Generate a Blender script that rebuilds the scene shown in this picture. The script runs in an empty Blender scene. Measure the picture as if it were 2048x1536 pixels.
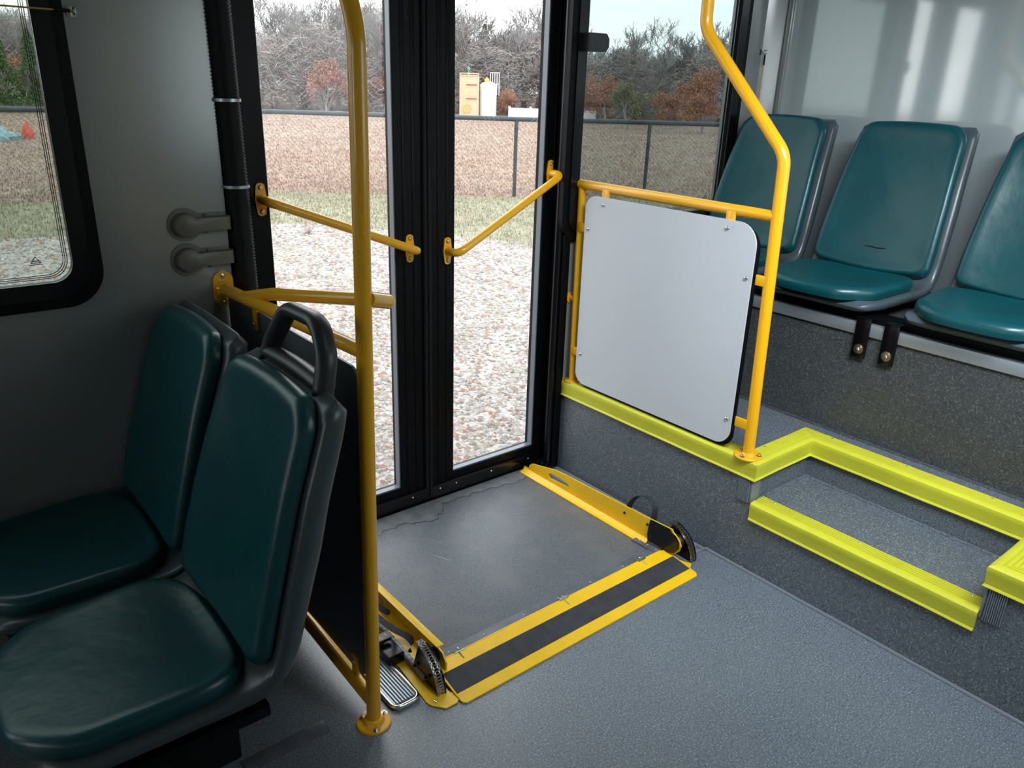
import bpy, bmesh, math, random
import numpy as np
from mathutils import Vector, Matrix
from mathutils.geometry import tessellate_polygon

random.seed(7); rng = np.random.default_rng(7)
S = bpy.context.scene
COL = S.collection
R = math.radians

# ------------------------------------------------------------------ camera
cam_d = bpy.data.cameras.new('camera'); cam = bpy.data.objects.new('camera', cam_d); COL.objects.link(cam)
cam_d.sensor_width = 36.0; cam_d.lens = 1562.42 / 2048 * 36.0; cam_d.clip_start = 0.02; cam_d.clip_end = 500
cam.matrix_world = Matrix(((0.7756786, 0.20362495, -0.59737726, 0.0),
                           (-0.63035487, 0.29679556, -0.71733196, 0.0),
                           (0.03123223, 0.93297871, 0.35857395, 1.4),
                           (0, 0, 0, 1)))
S.camera = cam

# ------------------------------------------------------------------ world, lights, exposure
W = bpy.data.worlds.new('overcast_sky'); S.world = W; W.use_nodes = True
nt = W.node_tree; nt.nodes.clear()
wo = nt.nodes.new('ShaderNodeOutputWorld'); bg = nt.nodes.new('ShaderNodeBackground')
tc = nt.nodes.new('ShaderNodeTexCoord'); mp = nt.nodes.new('ShaderNodeMapping'); mp.inputs['Scale'].default_value = (1, 1, 5)
ns = nt.nodes.new('ShaderNodeTexNoise'); ns.inputs['Scale'].default_value = 1.6; ns.inputs['Detail'].default_value = 4
cr = nt.nodes.new('ShaderNodeValToRGB')
cr.color_ramp.elements[0].position = .35; cr.color_ramp.elements[0].color = (.80, .88, .94, 1)
cr.color_ramp.elements[1].position = .62; cr.color_ramp.elements[1].color = (.97, .99, 1.0, 1)
nt.links.new(tc.outputs['Generated'], mp.inputs[0]); nt.links.new(mp.outputs[0], ns.inputs[0])
nt.links.new(ns.outputs[0], cr.inputs[0]); nt.links.new(cr.outputs[0], bg.inputs[0])
bg.inputs[1].default_value = 3.1
nt.links.new(bg.outputs[0], wo.inputs[0])

def area(name, loc, target, sx, sy, power, col=(.86, .93, 1.0)):
    l = bpy.data.lights.new(name, 'AREA'); l.shape = 'RECTANGLE'; l.size = sx; l.size_y = sy; l.energy = power; l.color = col
    o = bpy.data.objects.new(name, l); COL.objects.link(o); o.location = loc
    o.rotation_euler = (Vector(target) - Vector(loc)).to_track_quat('-Z', 'Y').to_euler()
    return o
# area light added to boost daylight from the unseen windows opposite, behind the camera
area('driver_side_daylight_fill', (2.1, -.40, 1.40), (2.1, 1.0, 1.0), 1.3, .75, 4)
lamp = area('overhead_fill_light', (1.35, .15, 2.08), (2.35, 1.15, .5), 1.1, .35, 22); lamp.data.spread = R(95)  # unseen overhead light, added to brighten the rear half without lighting the left seats

vs = S.view_settings
vs.view_transform = 'Standard'; vs.look = 'None'; vs.exposure = 0.32; vs.gamma = 1.0
vs.use_curve_mapping = False
S.cycles.max_bounces = 10; S.cycles.transparent_max_bounces = 16; S.cycles.use_denoising = True
S.cycles.caustics_reflective = False; S.cycles.sample_clamp_indirect = 6

# ------------------------------------------------------------------ materials
def nodes(name):
    m = bpy.data.materials.new(name); m.use_nodes = True
    t = m.node_tree; b = t.nodes['Principled BSDF']
    return m, t, b
def mat(name, col, rough=.5, metal=0., coat=0., bump=0., bscale=200., spec=.5, mottle=0., mscale=6., sheen=0.):
    m, t, b = nodes(name)
    b.inputs['Base Color'].default_value = (*col, 1); b.inputs['Roughness'].default_value = rough
    b.inputs['Metallic'].default_value = metal; b.inputs['Coat Weight'].default_value = coat; b.inputs['Coat Roughness'].default_value = .08
    b.inputs['Specular IOR Level'].default_value = spec; b.inputs['Sheen Weight'].default_value = sheen
    c = t.nodes.new('ShaderNodeTexCoord')
    if bump:
        n = t.nodes.new('ShaderNodeTexNoise'); n.inputs['Scale'].default_value = bscale; n.inputs['Detail'].default_value = 3
        bp = t.nodes.new('ShaderNodeBump'); bp.inputs['Strength'].default_value = bump; bp.inputs['Distance'].default_value = .002
        t.links.new(c.outputs['Object'], n.inputs[0]); t.links.new(n.outputs[0], bp.inputs['Height']); t.links.new(bp.outputs[0], b.inputs['Normal'])
    if mottle:
        n = t.nodes.new('ShaderNodeTexNoise'); n.inputs['Scale'].default_value = mscale; n.inputs['Detail'].default_value = 5
        r = t.nodes.new('ShaderNodeValToRGB')
        r.color_ramp.elements[0].position = .3; r.color_ramp.elements[0].color = (*[x * (1 - mottle) for x in col], 1)
        r.color_ramp.elements[1].position = .7; r.color_ramp.elements[1].color = (*[min(1, x * (1 + mottle)) for x in col], 1)
        t.links.new(c.outputs['Object'], n.inputs[0]); t.links.new(n.outputs[0], r.inputs[0]); t.links.new(r.outputs[0], b.inputs['Base Color'])
    return m

def speckle_mat(name, base, light, dark, rough, bump=.12, stains=None, ior=.7):
    """vinyl safety flooring: base colour with fine light and dark chips"""
    m, t, b = nodes(name)
    c = t.nodes.new('ShaderNodeTexCoord')
    def noise(sc, det=2):
        n = t.nodes.new('ShaderNodeTexNoise'); n.inputs['Scale'].default_value = sc; n.inputs['Detail'].default_value = det
        t.links.new(c.outputs['Object'], n.inputs[0]); return n.outputs[0]
    def ramp(src, p0, p1):
        r = t.nodes.new('ShaderNodeMapRange'); r.inputs[1].default_value = p0; r.inputs[2].default_value = p1; t.links.new(src, r.inputs[0]); return r.outputs[0]
    def mix(fac, a, bb):
        x = t.nodes.new('ShaderNodeMix'); x.data_type = 'RGBA'; t.links.new(fac, x.inputs[0])
        for k, v in ((6, a), (7, bb)):
            if isinstance(v, tuple): x.inputs[k].default_value = (*v, 1)
            else: t.links.new(v, x.inputs[k])
        return x.outputs[2]
    n1 = noise(270, 1); n2 = noise(190, 1); n3 = noise(3.2, 5)
    col = mix(ramp(n1, .56, .66), base, light)
    col = mix(ramp(n2, .60, .70), col, dark)
    big = mix(ramp(n3, .35, .7), tuple(x * .86 for x in base), tuple(min(1, x * 1.14) for x in base))
    x = t.nodes.new('ShaderNodeMix'); x.data_type = 'RGBA'; x.inputs[0].default_value = .30
    t.links.new(col, x.inputs[6]); t.links.new(big, x.inputs[7]); out = x.outputs[2]
    if stains:
        w = noise(9, 8); out = mix(ramp(w, .5, .75), out, stains)
    t.links.new(out, b.inputs['Base Color'])
    b.inputs['Roughness'].default_value = rough; b.inputs['Specular IOR Level'].default_value = ior
    bp = t.nodes.new('ShaderNodeBump'); bp.inputs['Strength'].default_value = bump; bp.inputs['Distance'].default_value = .0015
    t.links.new(n1, bp.inputs['Height']); t.links.new(bp.outputs[0], b.inputs['Normal'])
    return m

def glass_mat(name, tint, refl_rough=.0):
    m, t, b = nodes(name); t.nodes.remove(b)
    o = t.nodes['Material Output']
    tr = t.nodes.new('ShaderNodeBsdfTransparent'); tr.inputs[0].default_value = (*tint, 1)
    gl = t.nodes.new('ShaderNodeBsdfGlossy'); gl.inputs['Roughness'].default_value = refl_rough
    fr = t.nodes.new('ShaderNodeFresnel'); fr.inputs[0].default_value = 1.5
    mx = t.nodes.new('ShaderNodeMixShader')
    ge = t.nodes.new('ShaderNodeNewGeometry'); fm = t.nodes.new('ShaderNodeMath'); fm.operation = 'SUBTRACT'; fm.use_clamp = True   # no reflection on the far face
    t.links.new(fr.outputs[0], fm.inputs[0]); t.links.new(ge.outputs['Backfacing'], fm.inputs[1])
    t.links.new(fm.outputs[0], mx.inputs[0]); t.links.new(tr.outputs[0], mx.inputs[1]); t.links.new(gl.outputs[0], mx.inputs[2])
    t.links.new(mx.outputs[0], o.inputs[0])
    return m

def island_mat(name, cols, rough=.9, spec=.2, scale_noise=0):
    """colour drawn per loose piece"""
    m, t, b = nodes(name)
    g = t.nodes.new('ShaderNodeNewGeometry'); r = t.nodes.new('ShaderNodeValToRGB')
    r.color_ramp.interpolation = 'LINEAR'
    while len(r.color_ramp.elements) < len(cols): r.color_ramp.elements.new(.5)
    for i, c in enumerate(cols):
        r.color_ramp.elements[i].position = i / (len(cols) - 1); r.color_ramp.elements[i].color = (*c, 1)
    t.links.new(g.outputs['Random Per Island'], r.inputs[0]); t.links.new(r.outputs[0], b.inputs['Base Color'])
    b.inputs['Roughness'].default_value = rough; b.inputs['Specular IOR Level'].default_value = spec
    return m

def ramp_ground(name, cols, sc=2.0, sc2=60.0, rough=.95, stretch=(1, 1, 1)):
    m, t, b = nodes(name)
    c = t.nodes.new('ShaderNodeTexCoord'); mp_ = t.nodes.new('ShaderNodeMapping'); mp_.inputs['Scale'].default_value = stretch
    t.links.new(c.outputs['Object'], mp_.inputs[0])
    a = t.nodes.new('ShaderNodeTexNoise'); a.inputs['Scale'].default_value = sc; a.inputs['Detail'].default_value = 8
    f = t.nodes.new('ShaderNodeTexNoise'); f.inputs['Scale'].default_value = sc2; f.inputs['Detail'].default_value = 4
    for n in (a, f): t.links.new(mp_.outputs[0], n.inputs[0])
    ad = t.nodes.new('ShaderNodeMath'); ad.operation = 'MULTIPLY_ADD'; ad.inputs[1].default_value = .5
    h = t.nodes.new('ShaderNodeMath'); h.operation = 'MULTIPLY'; h.inputs[1].default_value = .5
    t.links.new(f.outputs[0], h.inputs[0]); t.links.new(a.outputs[0], ad.inputs[0]); t.links.new(h.outputs[0], ad.inputs[2])
    r = t.nodes.new('ShaderNodeValToRGB')
    while len(r.color_ramp.elements) < len(cols): r.color_ramp.elements.new(.5)
    for i, cc in enumerate(cols):
        r.color_ramp.elements[i].position = .33 + .34 * i / (len(cols) - 1); r.color_ramp.elements[i].color = (*cc, 1)
    t.links.new(ad.outputs[0], r.inputs[0]); t.links.new(r.outputs[0], b.inputs['Base Color'])
    bp = t.nodes.new('ShaderNodeBump'); bp.inputs['Strength'].default_value = .6; bp.inputs['Distance'].default_value = .02
    t.links.new(f.outputs[0], bp.inputs['Height']); t.links.new(bp.outputs[0], b.inputs['Normal'])
    b.inputs['Roughness'].default_value = rough; b.inputs['Specular IOR Level'].default_value = .1
    return m

M = {}
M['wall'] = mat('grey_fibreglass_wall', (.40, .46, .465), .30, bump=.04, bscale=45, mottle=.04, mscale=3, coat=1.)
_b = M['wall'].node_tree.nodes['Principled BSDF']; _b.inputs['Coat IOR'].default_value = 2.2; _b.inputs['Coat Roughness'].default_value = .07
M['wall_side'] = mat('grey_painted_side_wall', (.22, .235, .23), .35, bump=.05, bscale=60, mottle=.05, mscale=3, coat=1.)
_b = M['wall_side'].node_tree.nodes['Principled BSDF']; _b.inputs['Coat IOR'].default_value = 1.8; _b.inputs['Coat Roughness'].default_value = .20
M['ceiling'] = mat('ceiling_panel', (.42, .44, .45), .6, bump=.1, bscale=300)
M['black'] = mat('black_powder_coat', (.002, .0022, .003), .42, bump=.06, bscale=600, spec=.15)
M['black_soft'] = mat('black_rubber', (.003, .003, .004), .62, bump=.15, spec=.3, bscale=300)
M['black_gloss'] = mat('black_gloss', (.003, .003, .004), .22, spec=.4)
M['yellow'] = mat('safety_yellow_powder_coat', (.82, .41, .008), .26, coat=.35, bump=.03, bscale=500)
M['yellow_flat'] = mat('yellow_painted_plate', (.90, .55, .010), .32, bump=.04, bscale=400, mottle=.05, mscale=20)
M['lime'] = mat('lime_yellow_vinyl', (.58, .57, .035), .42, bump=.12, bscale=220, mottle=.05, mscale=12)
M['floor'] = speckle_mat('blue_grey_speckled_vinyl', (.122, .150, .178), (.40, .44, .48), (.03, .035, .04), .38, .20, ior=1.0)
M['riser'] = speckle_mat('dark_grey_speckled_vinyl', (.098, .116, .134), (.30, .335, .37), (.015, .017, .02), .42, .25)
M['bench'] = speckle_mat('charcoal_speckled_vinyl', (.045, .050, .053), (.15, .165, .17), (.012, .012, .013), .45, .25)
M['deck'] = speckle_mat('worn_ramp_surface', (.110, .122, .138), (.20, .215, .235), (.05, .05, .055), .52, .18, stains=(.150, .155, .165), ior=.6)
M['deck_edge'] = mat('grey_rubber_edge', (.10, .11, .13), .4, bump=.1, bscale=300, mottle=.25, mscale=18)
M['grit'] = mat('black_grit_tape', (.035, .037, .043), .75, bump=.7, bscale=900, mottle=.3, mscale=30)
M['panel'] = mat('light_grey_panel', (.56, .59, .63), .30, bump=.03, bscale=700, mottle=.02, mscale=2)
M['panel_dark'] = mat('dark_grey_panel', (.10, .12, .135), .32, bump=.03, bscale=700)
M['vinyl'] = mat('teal_vinyl_upholstery', (.002, .056, .066), .33, bump=.5, bscale=26, mottle=.12, mscale=7, spec=.55)
M['shell'] = mat('grey_plastic_seat_shell', (.058, .077, .090), .30, bump=.04, bscale=500)
M['handle'] = mat('dark_plastic', (.018, .021, .025), .38, bump=.08, bscale=500)
M['alu'] = mat('satin_aluminium', (.42, .46, .50), .32, metal=.6, bump=.03, bscale=300)
M['grey_rib'] = mat('grey_ribbed_vinyl', (.17, .19, .215), .35)
M['chrome'] = mat('chrome', (.75, .75, .74), .14, metal=1.)
M['zinc'] = mat('zinc_plated_steel', (.55, .52, .45), .3, metal=1., mottle=.3, mscale=90)
M['brass'] = mat('yellow_zinc_washer', (.62, .45, .20), .3, metal=1.)
M['cover'] = mat('grey_moulded_plastic', (.150, .145, .125), .42, bump=.05, bscale=400)
M['bead'] = mat('grey_glazing_bead', (.16, .18, .21), .35, metal=.2)
M['cord'] = mat('yellow_cord', (.55, .36, .05), .5)
M['strap'] = mat('black_webbing', (.018, .02, .022), .6, bump=.6, bscale=900)
M['conduit'] = mat('grey_corrugated_conduit', (.30, .32, .35), .4)
M['glass_door'] = glass_mat('clear_door_glass', (.97, .97, .965))
M['glass_tint'] = glass_mat('tinted_window_glass', (.50, .54, .53))
M['glass_tint_light'] = glass_mat('lightly_tinted_window_glass', (.60, .64, .62))
M['mark'] = mat('black_printed_mark', (.01, .01, .01), .6)
M['white_mark'] = mat('white_printed_mark', (.75, .75, .75), .6)
M['gravel'] = ramp_ground('gravel_bed', [(.15, .13, .115), (.30, .27, .25), (.44, .42, .40), (.33, .23, .17)], 3.0, 45.)
M['stone'] = island_mat('gravel_stones', [(.42, .41, .40), (.24, .22, .21), (.52, .51, .50), (.33, .24, .18), (.38, .36, .34), (.48, .43, .38), (.20, .18, .17), (.40, .22, .13)], .85)
M['lawn'] = ramp_ground('short_green_grass', [(.21, .185, .135), (.28, .265, .19), (.32, .31, .225), (.38, .35, .28)], 1.2, 40.)
M['field'] = ramp_ground('dry_grass_field', [(.23, .135, .105), (.33, .22, .175), (.33, .255, .19), (.42, .32, .25)], .35, 9., stretch=(.6, 1.6, 1))
M['blade'] = island_mat('dry_grass_blades', [(.36, .26, .20), (.31, .20, .165), (.42, .33, .26), (.35, .235, .20), (.37, .31, .22)], .9)
M['bark'] = mat('grey_bark', (.27, .255, .25), .9, mottle=.3, mscale=1.5)
M['bark_dark'] = mat('dark_grey_bark', (.19, .175, .17), .9, mottle=.3, mscale=1.5)
M['rust_leaf'] = island_mat('rust_brown_leaves', [(.38, .15, .09), (.46, .22, .13), (.30, .14, .09), (.50, .28, .17)], .8)
M['red_leaf'] = island_mat('red_brown_leaves', [(.34, .14, .11), (.42, .21, .16), (.28, .13, .10)], .8)
M['olive_leaf'] = island_mat('olive_leaves', [(.12, .14, .06), (.20, .21, .10), (.26, .20, .12)], .85)
M['green_leaf'] = island_mat('dark_green_needles', [(.05, .10, .04), (.10, .16, .06), (.14, .20, .08)], .85)
M['twig'] = island_mat('tangled_twigs', [(.32, .29, .28), (.22, .20, .19), (.40, .37, .36), (.34, .22, .18)], .9)
M['galv'] = mat('galvanised_pipe', (.045, .055, .065), .45, metal=.3, mottle=.3, mscale=6)
M['wire'] = mat('galvanised_wire', (.28, .29, .30), .5, metal=.5)
M['beige'] = mat('beige_tank_paint', (.62, .50, .33), .5, mottle=.10, mscale=1.2)
M['red_rust'] = mat('red_rust_stripe', (.42, .10, .05), .7)
M['white'] = mat('white_paint', (.85, .86, .86), .5)
M['white_cool'] = mat('white_blue_sheet', (.55, .66, .74), .6)
M['valve_green'] = mat('green_valve_paint', (.12, .28, .18), .5)
M['valve_yellow'] = mat('yellow_valve_paint', (.75, .65, .05), .5)
M['tarp'] = mat('blue_green_tarp', (.18, .30, .34), .6, mottle=.4, mscale=3)
M['red_paint'] = mat('red_paint', (.6, .08, .04), .5)
M['body'] = mat('white_body_panel', (.6, .6, .6), .4)

# ------------------------------------------------------------------ geometry helpers
def obj(name, bm, m, parent=None, smooth=35, recalc=True, kind=None):
    if recalc: bmesh.ops.recalc_face_normals(bm, faces=bm.faces)
    me = bpy.data.meshes.new(name); bm.to_mesh(me); bm.free()
    me.materials.append(M[m] if isinstance(m, str) else m)
    if smooth:
        me.polygons.foreach_set('use_smooth', [True] * len(me.polygons)); me.set_sharp_from_angle(angle=R(smooth))
    o = bpy.data.objects.new(name, me); COL.objects.link(o)
    if parent: o.parent = parent; o.matrix_parent_inverse = Matrix.Identity(4); o.location = -world_loc(parent)
    if kind: o['kind'] = kind
    return o
LOC = {}
def world_loc(o):
    return LOC.get(o.name, Vector((0, 0, 0)))
def empty(name, loc, label=None, cat=None, group=None, kind=None, parent=None):
    o = bpy.data.objects.new(name, None); COL.objects.link(o); o.location = loc; o.empty_display_size = .05
    LOC[o.name] = Vector(loc)
    tag(o, label, cat, group, kind); return o
def tag(o, label=None, cat=None, group=None, kind=None):
    if label: o['label'] = label
    if cat: o['category'] = cat
    if group: o['group'] = group
    if kind: o['kind'] = kind
    return o
def B(): return bmesh.new()
def bx(bm, x0, x1, y0, y1, z0, z1, b=0., seg=2):
    r = bmesh.ops.create_cube(bm, size=1.0)
    for v in r['verts']:
        v.co = Vector(((x0 + x1) / 2 + v.co.x * (x1 - x0), (y0 + y1) / 2 + v.co.y * (y1 - y0), (z0 + z1) / 2 + v.co.z * (z1 - z0)))
    if b:
        es = list({e for v in r['verts'] for e in v.link_edges})
        bmesh.ops.bevel(bm, geom=es, offset=b, segments=seg, affect='EDGES', profile=.5)
    return bm
AX = {'x': lambda u, v, w: (w, u, v), 'y': lambda u, v, w: (u, w, v), 'z': lambda u, v, w: (u, v, w)}
def plate(bm, outer, w0, w1, ax='y', holes=(), inset=0.):
    f = AX[ax] if isinstance(ax, str) else ax
    loops = [list(outer)] + [list(h) for h in holes]
    tris = tessellate_polygon([[Vector((u, v, 0)) for u, v in l] for l in loops])
    flat = [p for l in loops for p in l]
    A_ = [bm.verts.new(f(u, v, w0)) for u, v in flat]; Bv = [bm.verts.new(f(u, v, w1)) for u, v in flat]
    for a, b, c in tris:
        try: bm.faces.new((A_[a], A_[b], A_[c])); bm.faces.new((Bv[c], Bv[b], Bv[a]))
        except ValueError: pass
    k = 0
    for l in loops:
        n = len(l)
        for i in range(n):
            j = (i + 1) % n
            bm.faces.new((A_[k + i], A_[k + j], Bv[k + j], Bv[k + i]))
        k += n
    return bm
def rrect(u0, u1, v0, v1, r, n=8):
    if not isinstance(r, (tuple, list)): r = (r,) * 4      # bl br tr tl
    out = []
    for (cu, cv, a0, rr) in ((u0 + r[0], v0 + r[0], 180, r[0]), (u1 - r[1], v0 + r[1], 270, r[1]), (u1 - r[2], v1 - r[2], 0, r[2]), (u0 + r[3], v1 - r[3], 90, r[3])):
        if rr <= 0: out.append((cu, cv)); continue
        for i in range(n + 1):
            a = R(a0 + 90 * i / n); out.append((cu + rr * math.cos(a), cv + rr * math.sin(a)))
    return out
def rect(u0, u1, v0, v1): return [(u0, v0), (u1, v0), (u1, v1), (u0, v1)]
def fillet(pts, rad, n=7):
    pts = [Vector(p) for p in pts]
    if not isinstance(rad, (list, tuple)): rad = [rad] * len(pts)
    out = [pts[0]]
    for i in range(1, len(pts) - 1):
        p, a, b = pts[i], pts[i - 1], pts[i + 1]
        d1 = (a - p).normalized(); d2 = (b - p).normalized(); ang = d1.angle(d2)
        r = rad[i]
        if r <= 0 or ang > 3.1: out.append(p); continue
        t = min(r / math.tan(ang / 2), (a - p).length * .49, (b - p).length * .49)
        p1, p2 = p + d1 * t, p + d2 * t
        for k in range(n + 1):
            s = k / n; out.append((1 - s) ** 2 * p1 + 2 * s * (1 - s) * p + s * s * p2)
    out.append(pts[-1]); return out
def tube(bm, pts, r, seg=18, cap=True, ry=None, ref=None):
    pts = [Vector(p) for p in pts]; n = len(pts)
    rr = r if isinstance(r, (list, tuple)) else [r] * n
    tan = []
    for i in range(n):
        t = (pts[min(i + 1, n - 1)] - pts[max(i - 1, 0)]); tan.append(t.normalized())
    u = Vector(ref) if ref else (Vector((0, 0, 1)) if abs(tan[0].z) < .9 else Vector((1, 0, 0)))
    u = (u - tan[0] * u.dot(tan[0])).normalized(); rings = []
    for i in range(n):
        u = (u - tan[i] * u.dot(tan[i])).normalized(); v = tan[i].cross(u)
        k = (ry / r) if (ry and not isinstance(r, (list, tuple))) else 1
        rings.append([bm.verts.new(pts[i] + rr[i] * (u * math.cos(2 * math.pi * j / seg) + v * k * math.sin(2 * math.pi * j / seg))) for j in range(seg)])
    for i in range(n - 1):
        for j in range(seg):
            bm.faces.new((rings[i][j], rings[i][(j + 1) % seg], rings[i + 1][(j + 1) % seg], rings[i + 1][j]))
    if cap: bm.faces.new(rings[0][::-1]); bm.faces.new(rings[-1])
    return bm
def lathe(bm, prof, axis_p, axis_d, seg=20):
    """prof: (radius, height) list, revolved about axis_d from axis_p"""
    q = Vector(axis_d).to_track_quat('Z', 'Y'); rings = []
    for r, h in prof:
        if r < 1e-6: rings.append([bm.verts.new(Vector(axis_p) + q @ Vector((0, 0, h)))])
        else: rings.append([bm.verts.new(Vector(axis_p) + q @ Vector((r * math.cos(2 * math.pi * j / seg), r * math.sin(2 * math.pi * j / seg), h))) for j in range(seg)])
    for a, b in zip(rings, rings[1:]):
        for j in range(seg):
            k = (j + 1) % seg
            if len(a) == 1 and len(b) == 1: continue
            if len(a) == 1: bm.faces.new((a[0], b[j], b[k]))
            elif len(b) == 1: bm.faces.new((a[j], b[0], a[k]))
            else: bm.faces.new((a[j], b[j], b[k], a[k]))
    if len(rings[0]) > 1: bm.faces.new(rings[0][::-1])
    if len(rings[-1]) > 1: bm.faces.new(rings[-1])
    return bm
def cyl(bm, p, d, r, h, seg=20, b=0.):
    if b: return lathe(bm, [(0, 0), (r, 0), (r, h - b), (r - b * .3, h - b * .3), (r - b, h), (0, h)], p, d, seg)
    return lathe(bm, [(0, 0), (r, 0), (r, h), (0, h)], p, d, seg)
_proto = {}
def proto(key, build, m):
    if key not in _proto:
        bm = B(); build(bm); bmesh.ops.recalc_face_normals(bm, faces=bm.faces)
        me = bpy.data.meshes.new(key); bm.to_mesh(me); bm.free()
        me.polygons.foreach_set('use_smooth', [True] * len(me.polygons)); me.set_sharp_from_angle(angle=R(35))
        me.materials.append(M[m]); _proto[key] = me
    return _proto[key]
def place(name, me, loc, d, parent, scale=1.):
    o = bpy.data.objects.new(name, me); COL.objects.link(o)
    par = Vector((0, 0, 0)); p = parent
    if p is not None:
        o.parent = p; par = abs_loc(p)
    o.location = Vector(loc) - par; o.rotation_euler = Vector(d).to_track_quat('Z', 'Y').to_euler(); o.scale = (scale,) * 3
    return o
def abs_loc(p):
    v = Vector((0, 0, 0))
    while p is not None: v += p.location; p = p.parent
    return v
def child(name, bm, m, parent, **k):
    """mesh written in world coordinates, parented (all parents are unrotated)"""
    o = obj(name, bm, m, None, **k); o.parent = parent; o.location = -abs_loc(parent); return o
def build_screw(bm):
    lathe(bm, [(0, -.002), (.006, -.002), (.006, .0015), (.0052, .0032), (.0035, .0045), (.0022, .0047), (.0020, .003), (0, .0028)], (0, 0, 0), (0, 0, 1), 14)
def screw(loc, d, parent, scale=1., m='chrome', name='screw'):
    return place(name, proto('screw_' + m, build_screw, m), loc, d, parent, scale)
def build_hex(bm):
    lathe(bm, [(0, -.003), (.0105, -.003), (.0105, .0012), (.0045, .0012)], (0, 0, 0), (0, 0, 1), 20)
    lathe(bm, [(0, .001), (.0068, .001), (.0068, .007), (.0058, .008), (.0030, .008), (.0030, .0105), (0, .0105)], (0, 0, 0), (0, 0, 1), 6)
def hexbolt(loc, d, parent, scale=1., m='zinc', name='bolt'):
    return place(name, proto('hex_' + m, build_hex, m), loc, d, parent, scale)

# ------------------------------------------------------------------ room shell
YW = 2.0            # inside face of the door-side wall
XB = 2.975          # rear wall
XR = 1.911          # riser of the raised rear platform
ZP = .362; ZS = .232   # platform and step heights
ZC = 2.12
LW = (-.86, .338, .953, 1.80)      # glass of the left window (x0,x1,z0,z1)
RW = (1.925, 2.718, .955, 1.80)
def wall_right():
    holes = [rect(.706, 1.895, -.02, 1.99), rect(LW[0] - .015, LW[1] + .015, LW[2] - .015, LW[3] + .015), rect(RW[0] - .0, RW[1] + .015, RW[2] - .015, RW[3] + .015),
             rect(-2.45, -1.25, .94, 1.80)]
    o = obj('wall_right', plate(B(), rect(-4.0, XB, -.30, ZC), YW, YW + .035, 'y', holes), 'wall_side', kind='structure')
    return o
wall_right()
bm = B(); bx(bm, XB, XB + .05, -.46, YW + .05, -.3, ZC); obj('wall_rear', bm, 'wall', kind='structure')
bm = B(); plate(bm, rect(-4.0, XB + .05, -.30, ZC), -.50, -.46, 'y', [rect(1.35, 2.85, .98, 1.80)]); obj('wall_left', bm, 'wall_side', kind='structure')
bm = B(); plate(bm, rect(-.50, YW + .05, -.30, ZC), -4.05, -4.0, 'x', [rect(-.2, 1.3, .95, 1.80)]); obj('wall_front', bm, 'wall_side', kind='structure')
bm = B(); bx(bm, -4.05, XB + .05, -.50, YW + .05, ZC, ZC + .05); obj('ceiling', bm, 'ceiling', kind='structure')
# main floor (low), then the raised platform with its cut-in step
bm = B(); bx(bm, -4.0, XR + .02, -.46, 2.045, -.30, 0.0); obj('floor', bm, 'floor', kind='structure')
Y1, Y0 = 1.145, .478        # far and near side of the step opening
XU = 2.215                  # riser of the platform behind the step
plat = empty('raised_platform', (XR, 0, 0), kind='structure')
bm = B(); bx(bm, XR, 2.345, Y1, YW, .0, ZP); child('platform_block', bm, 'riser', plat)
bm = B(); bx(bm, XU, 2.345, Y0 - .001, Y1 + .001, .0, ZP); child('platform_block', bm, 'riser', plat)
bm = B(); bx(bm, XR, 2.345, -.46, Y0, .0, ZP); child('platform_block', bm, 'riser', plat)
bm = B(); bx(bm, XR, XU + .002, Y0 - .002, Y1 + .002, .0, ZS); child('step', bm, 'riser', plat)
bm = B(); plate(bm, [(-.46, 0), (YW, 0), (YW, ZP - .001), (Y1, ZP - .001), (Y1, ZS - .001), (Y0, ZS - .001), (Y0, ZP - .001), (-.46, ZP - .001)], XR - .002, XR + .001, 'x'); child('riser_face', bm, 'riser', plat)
# seams (heat-welded beads) along the coves
bm = B(); tube(bm, [(XR - .004, 1.275, .002), (XR - .004, -.44, .002)], .006, 8); child('seam', bm, 'grey_rib', plat)
bm = B(); tube(bm, [(2.333, YW, ZP + .001), (2.333, -.44, ZP + .001)], .006, 8); child('seam', bm, 'bench', plat)
bm = B(); tube(bm, [(XU - .004, Y1, ZS + .001), (XU - .004, Y0, ZS + .001)], .005, 8); child('seam', bm, 'riser', plat)
bm = B(); tube(bm, [(XR + .03, Y1 - .003, ZS + .001), (XU, Y1 - .003, ZS + .001)], .004, 8); child('seam', bm, 'riser', plat)

# seat bench: vertical face, shelf and aluminium edge
bench = empty('rear_seat_bench', (2.335, 0, 0), kind='structure')
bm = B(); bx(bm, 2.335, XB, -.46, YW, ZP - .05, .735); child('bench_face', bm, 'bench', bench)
bm = B(); bx(bm, 2.326, 2.372, -.46, YW, .704, .741, .002); child('edge_trim', bm, 'alu', bench)
# corner trims where the rear wall meets the side wall
tr = obj('trim_1', plate(B(), [(2.905, YW), (XB, YW), (XB, YW - .055), (XB - .012, YW - .05), (2.915, YW - .012)], .74, ZC, 'z'), 'wall_side', kind='structure')
bm = B(); bx(bm, XB - .016, XB - .0, YW - .075, YW - .055, .74, ZC, .002); obj('trim_2', bm, 'wall_side', kind='structure')

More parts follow.
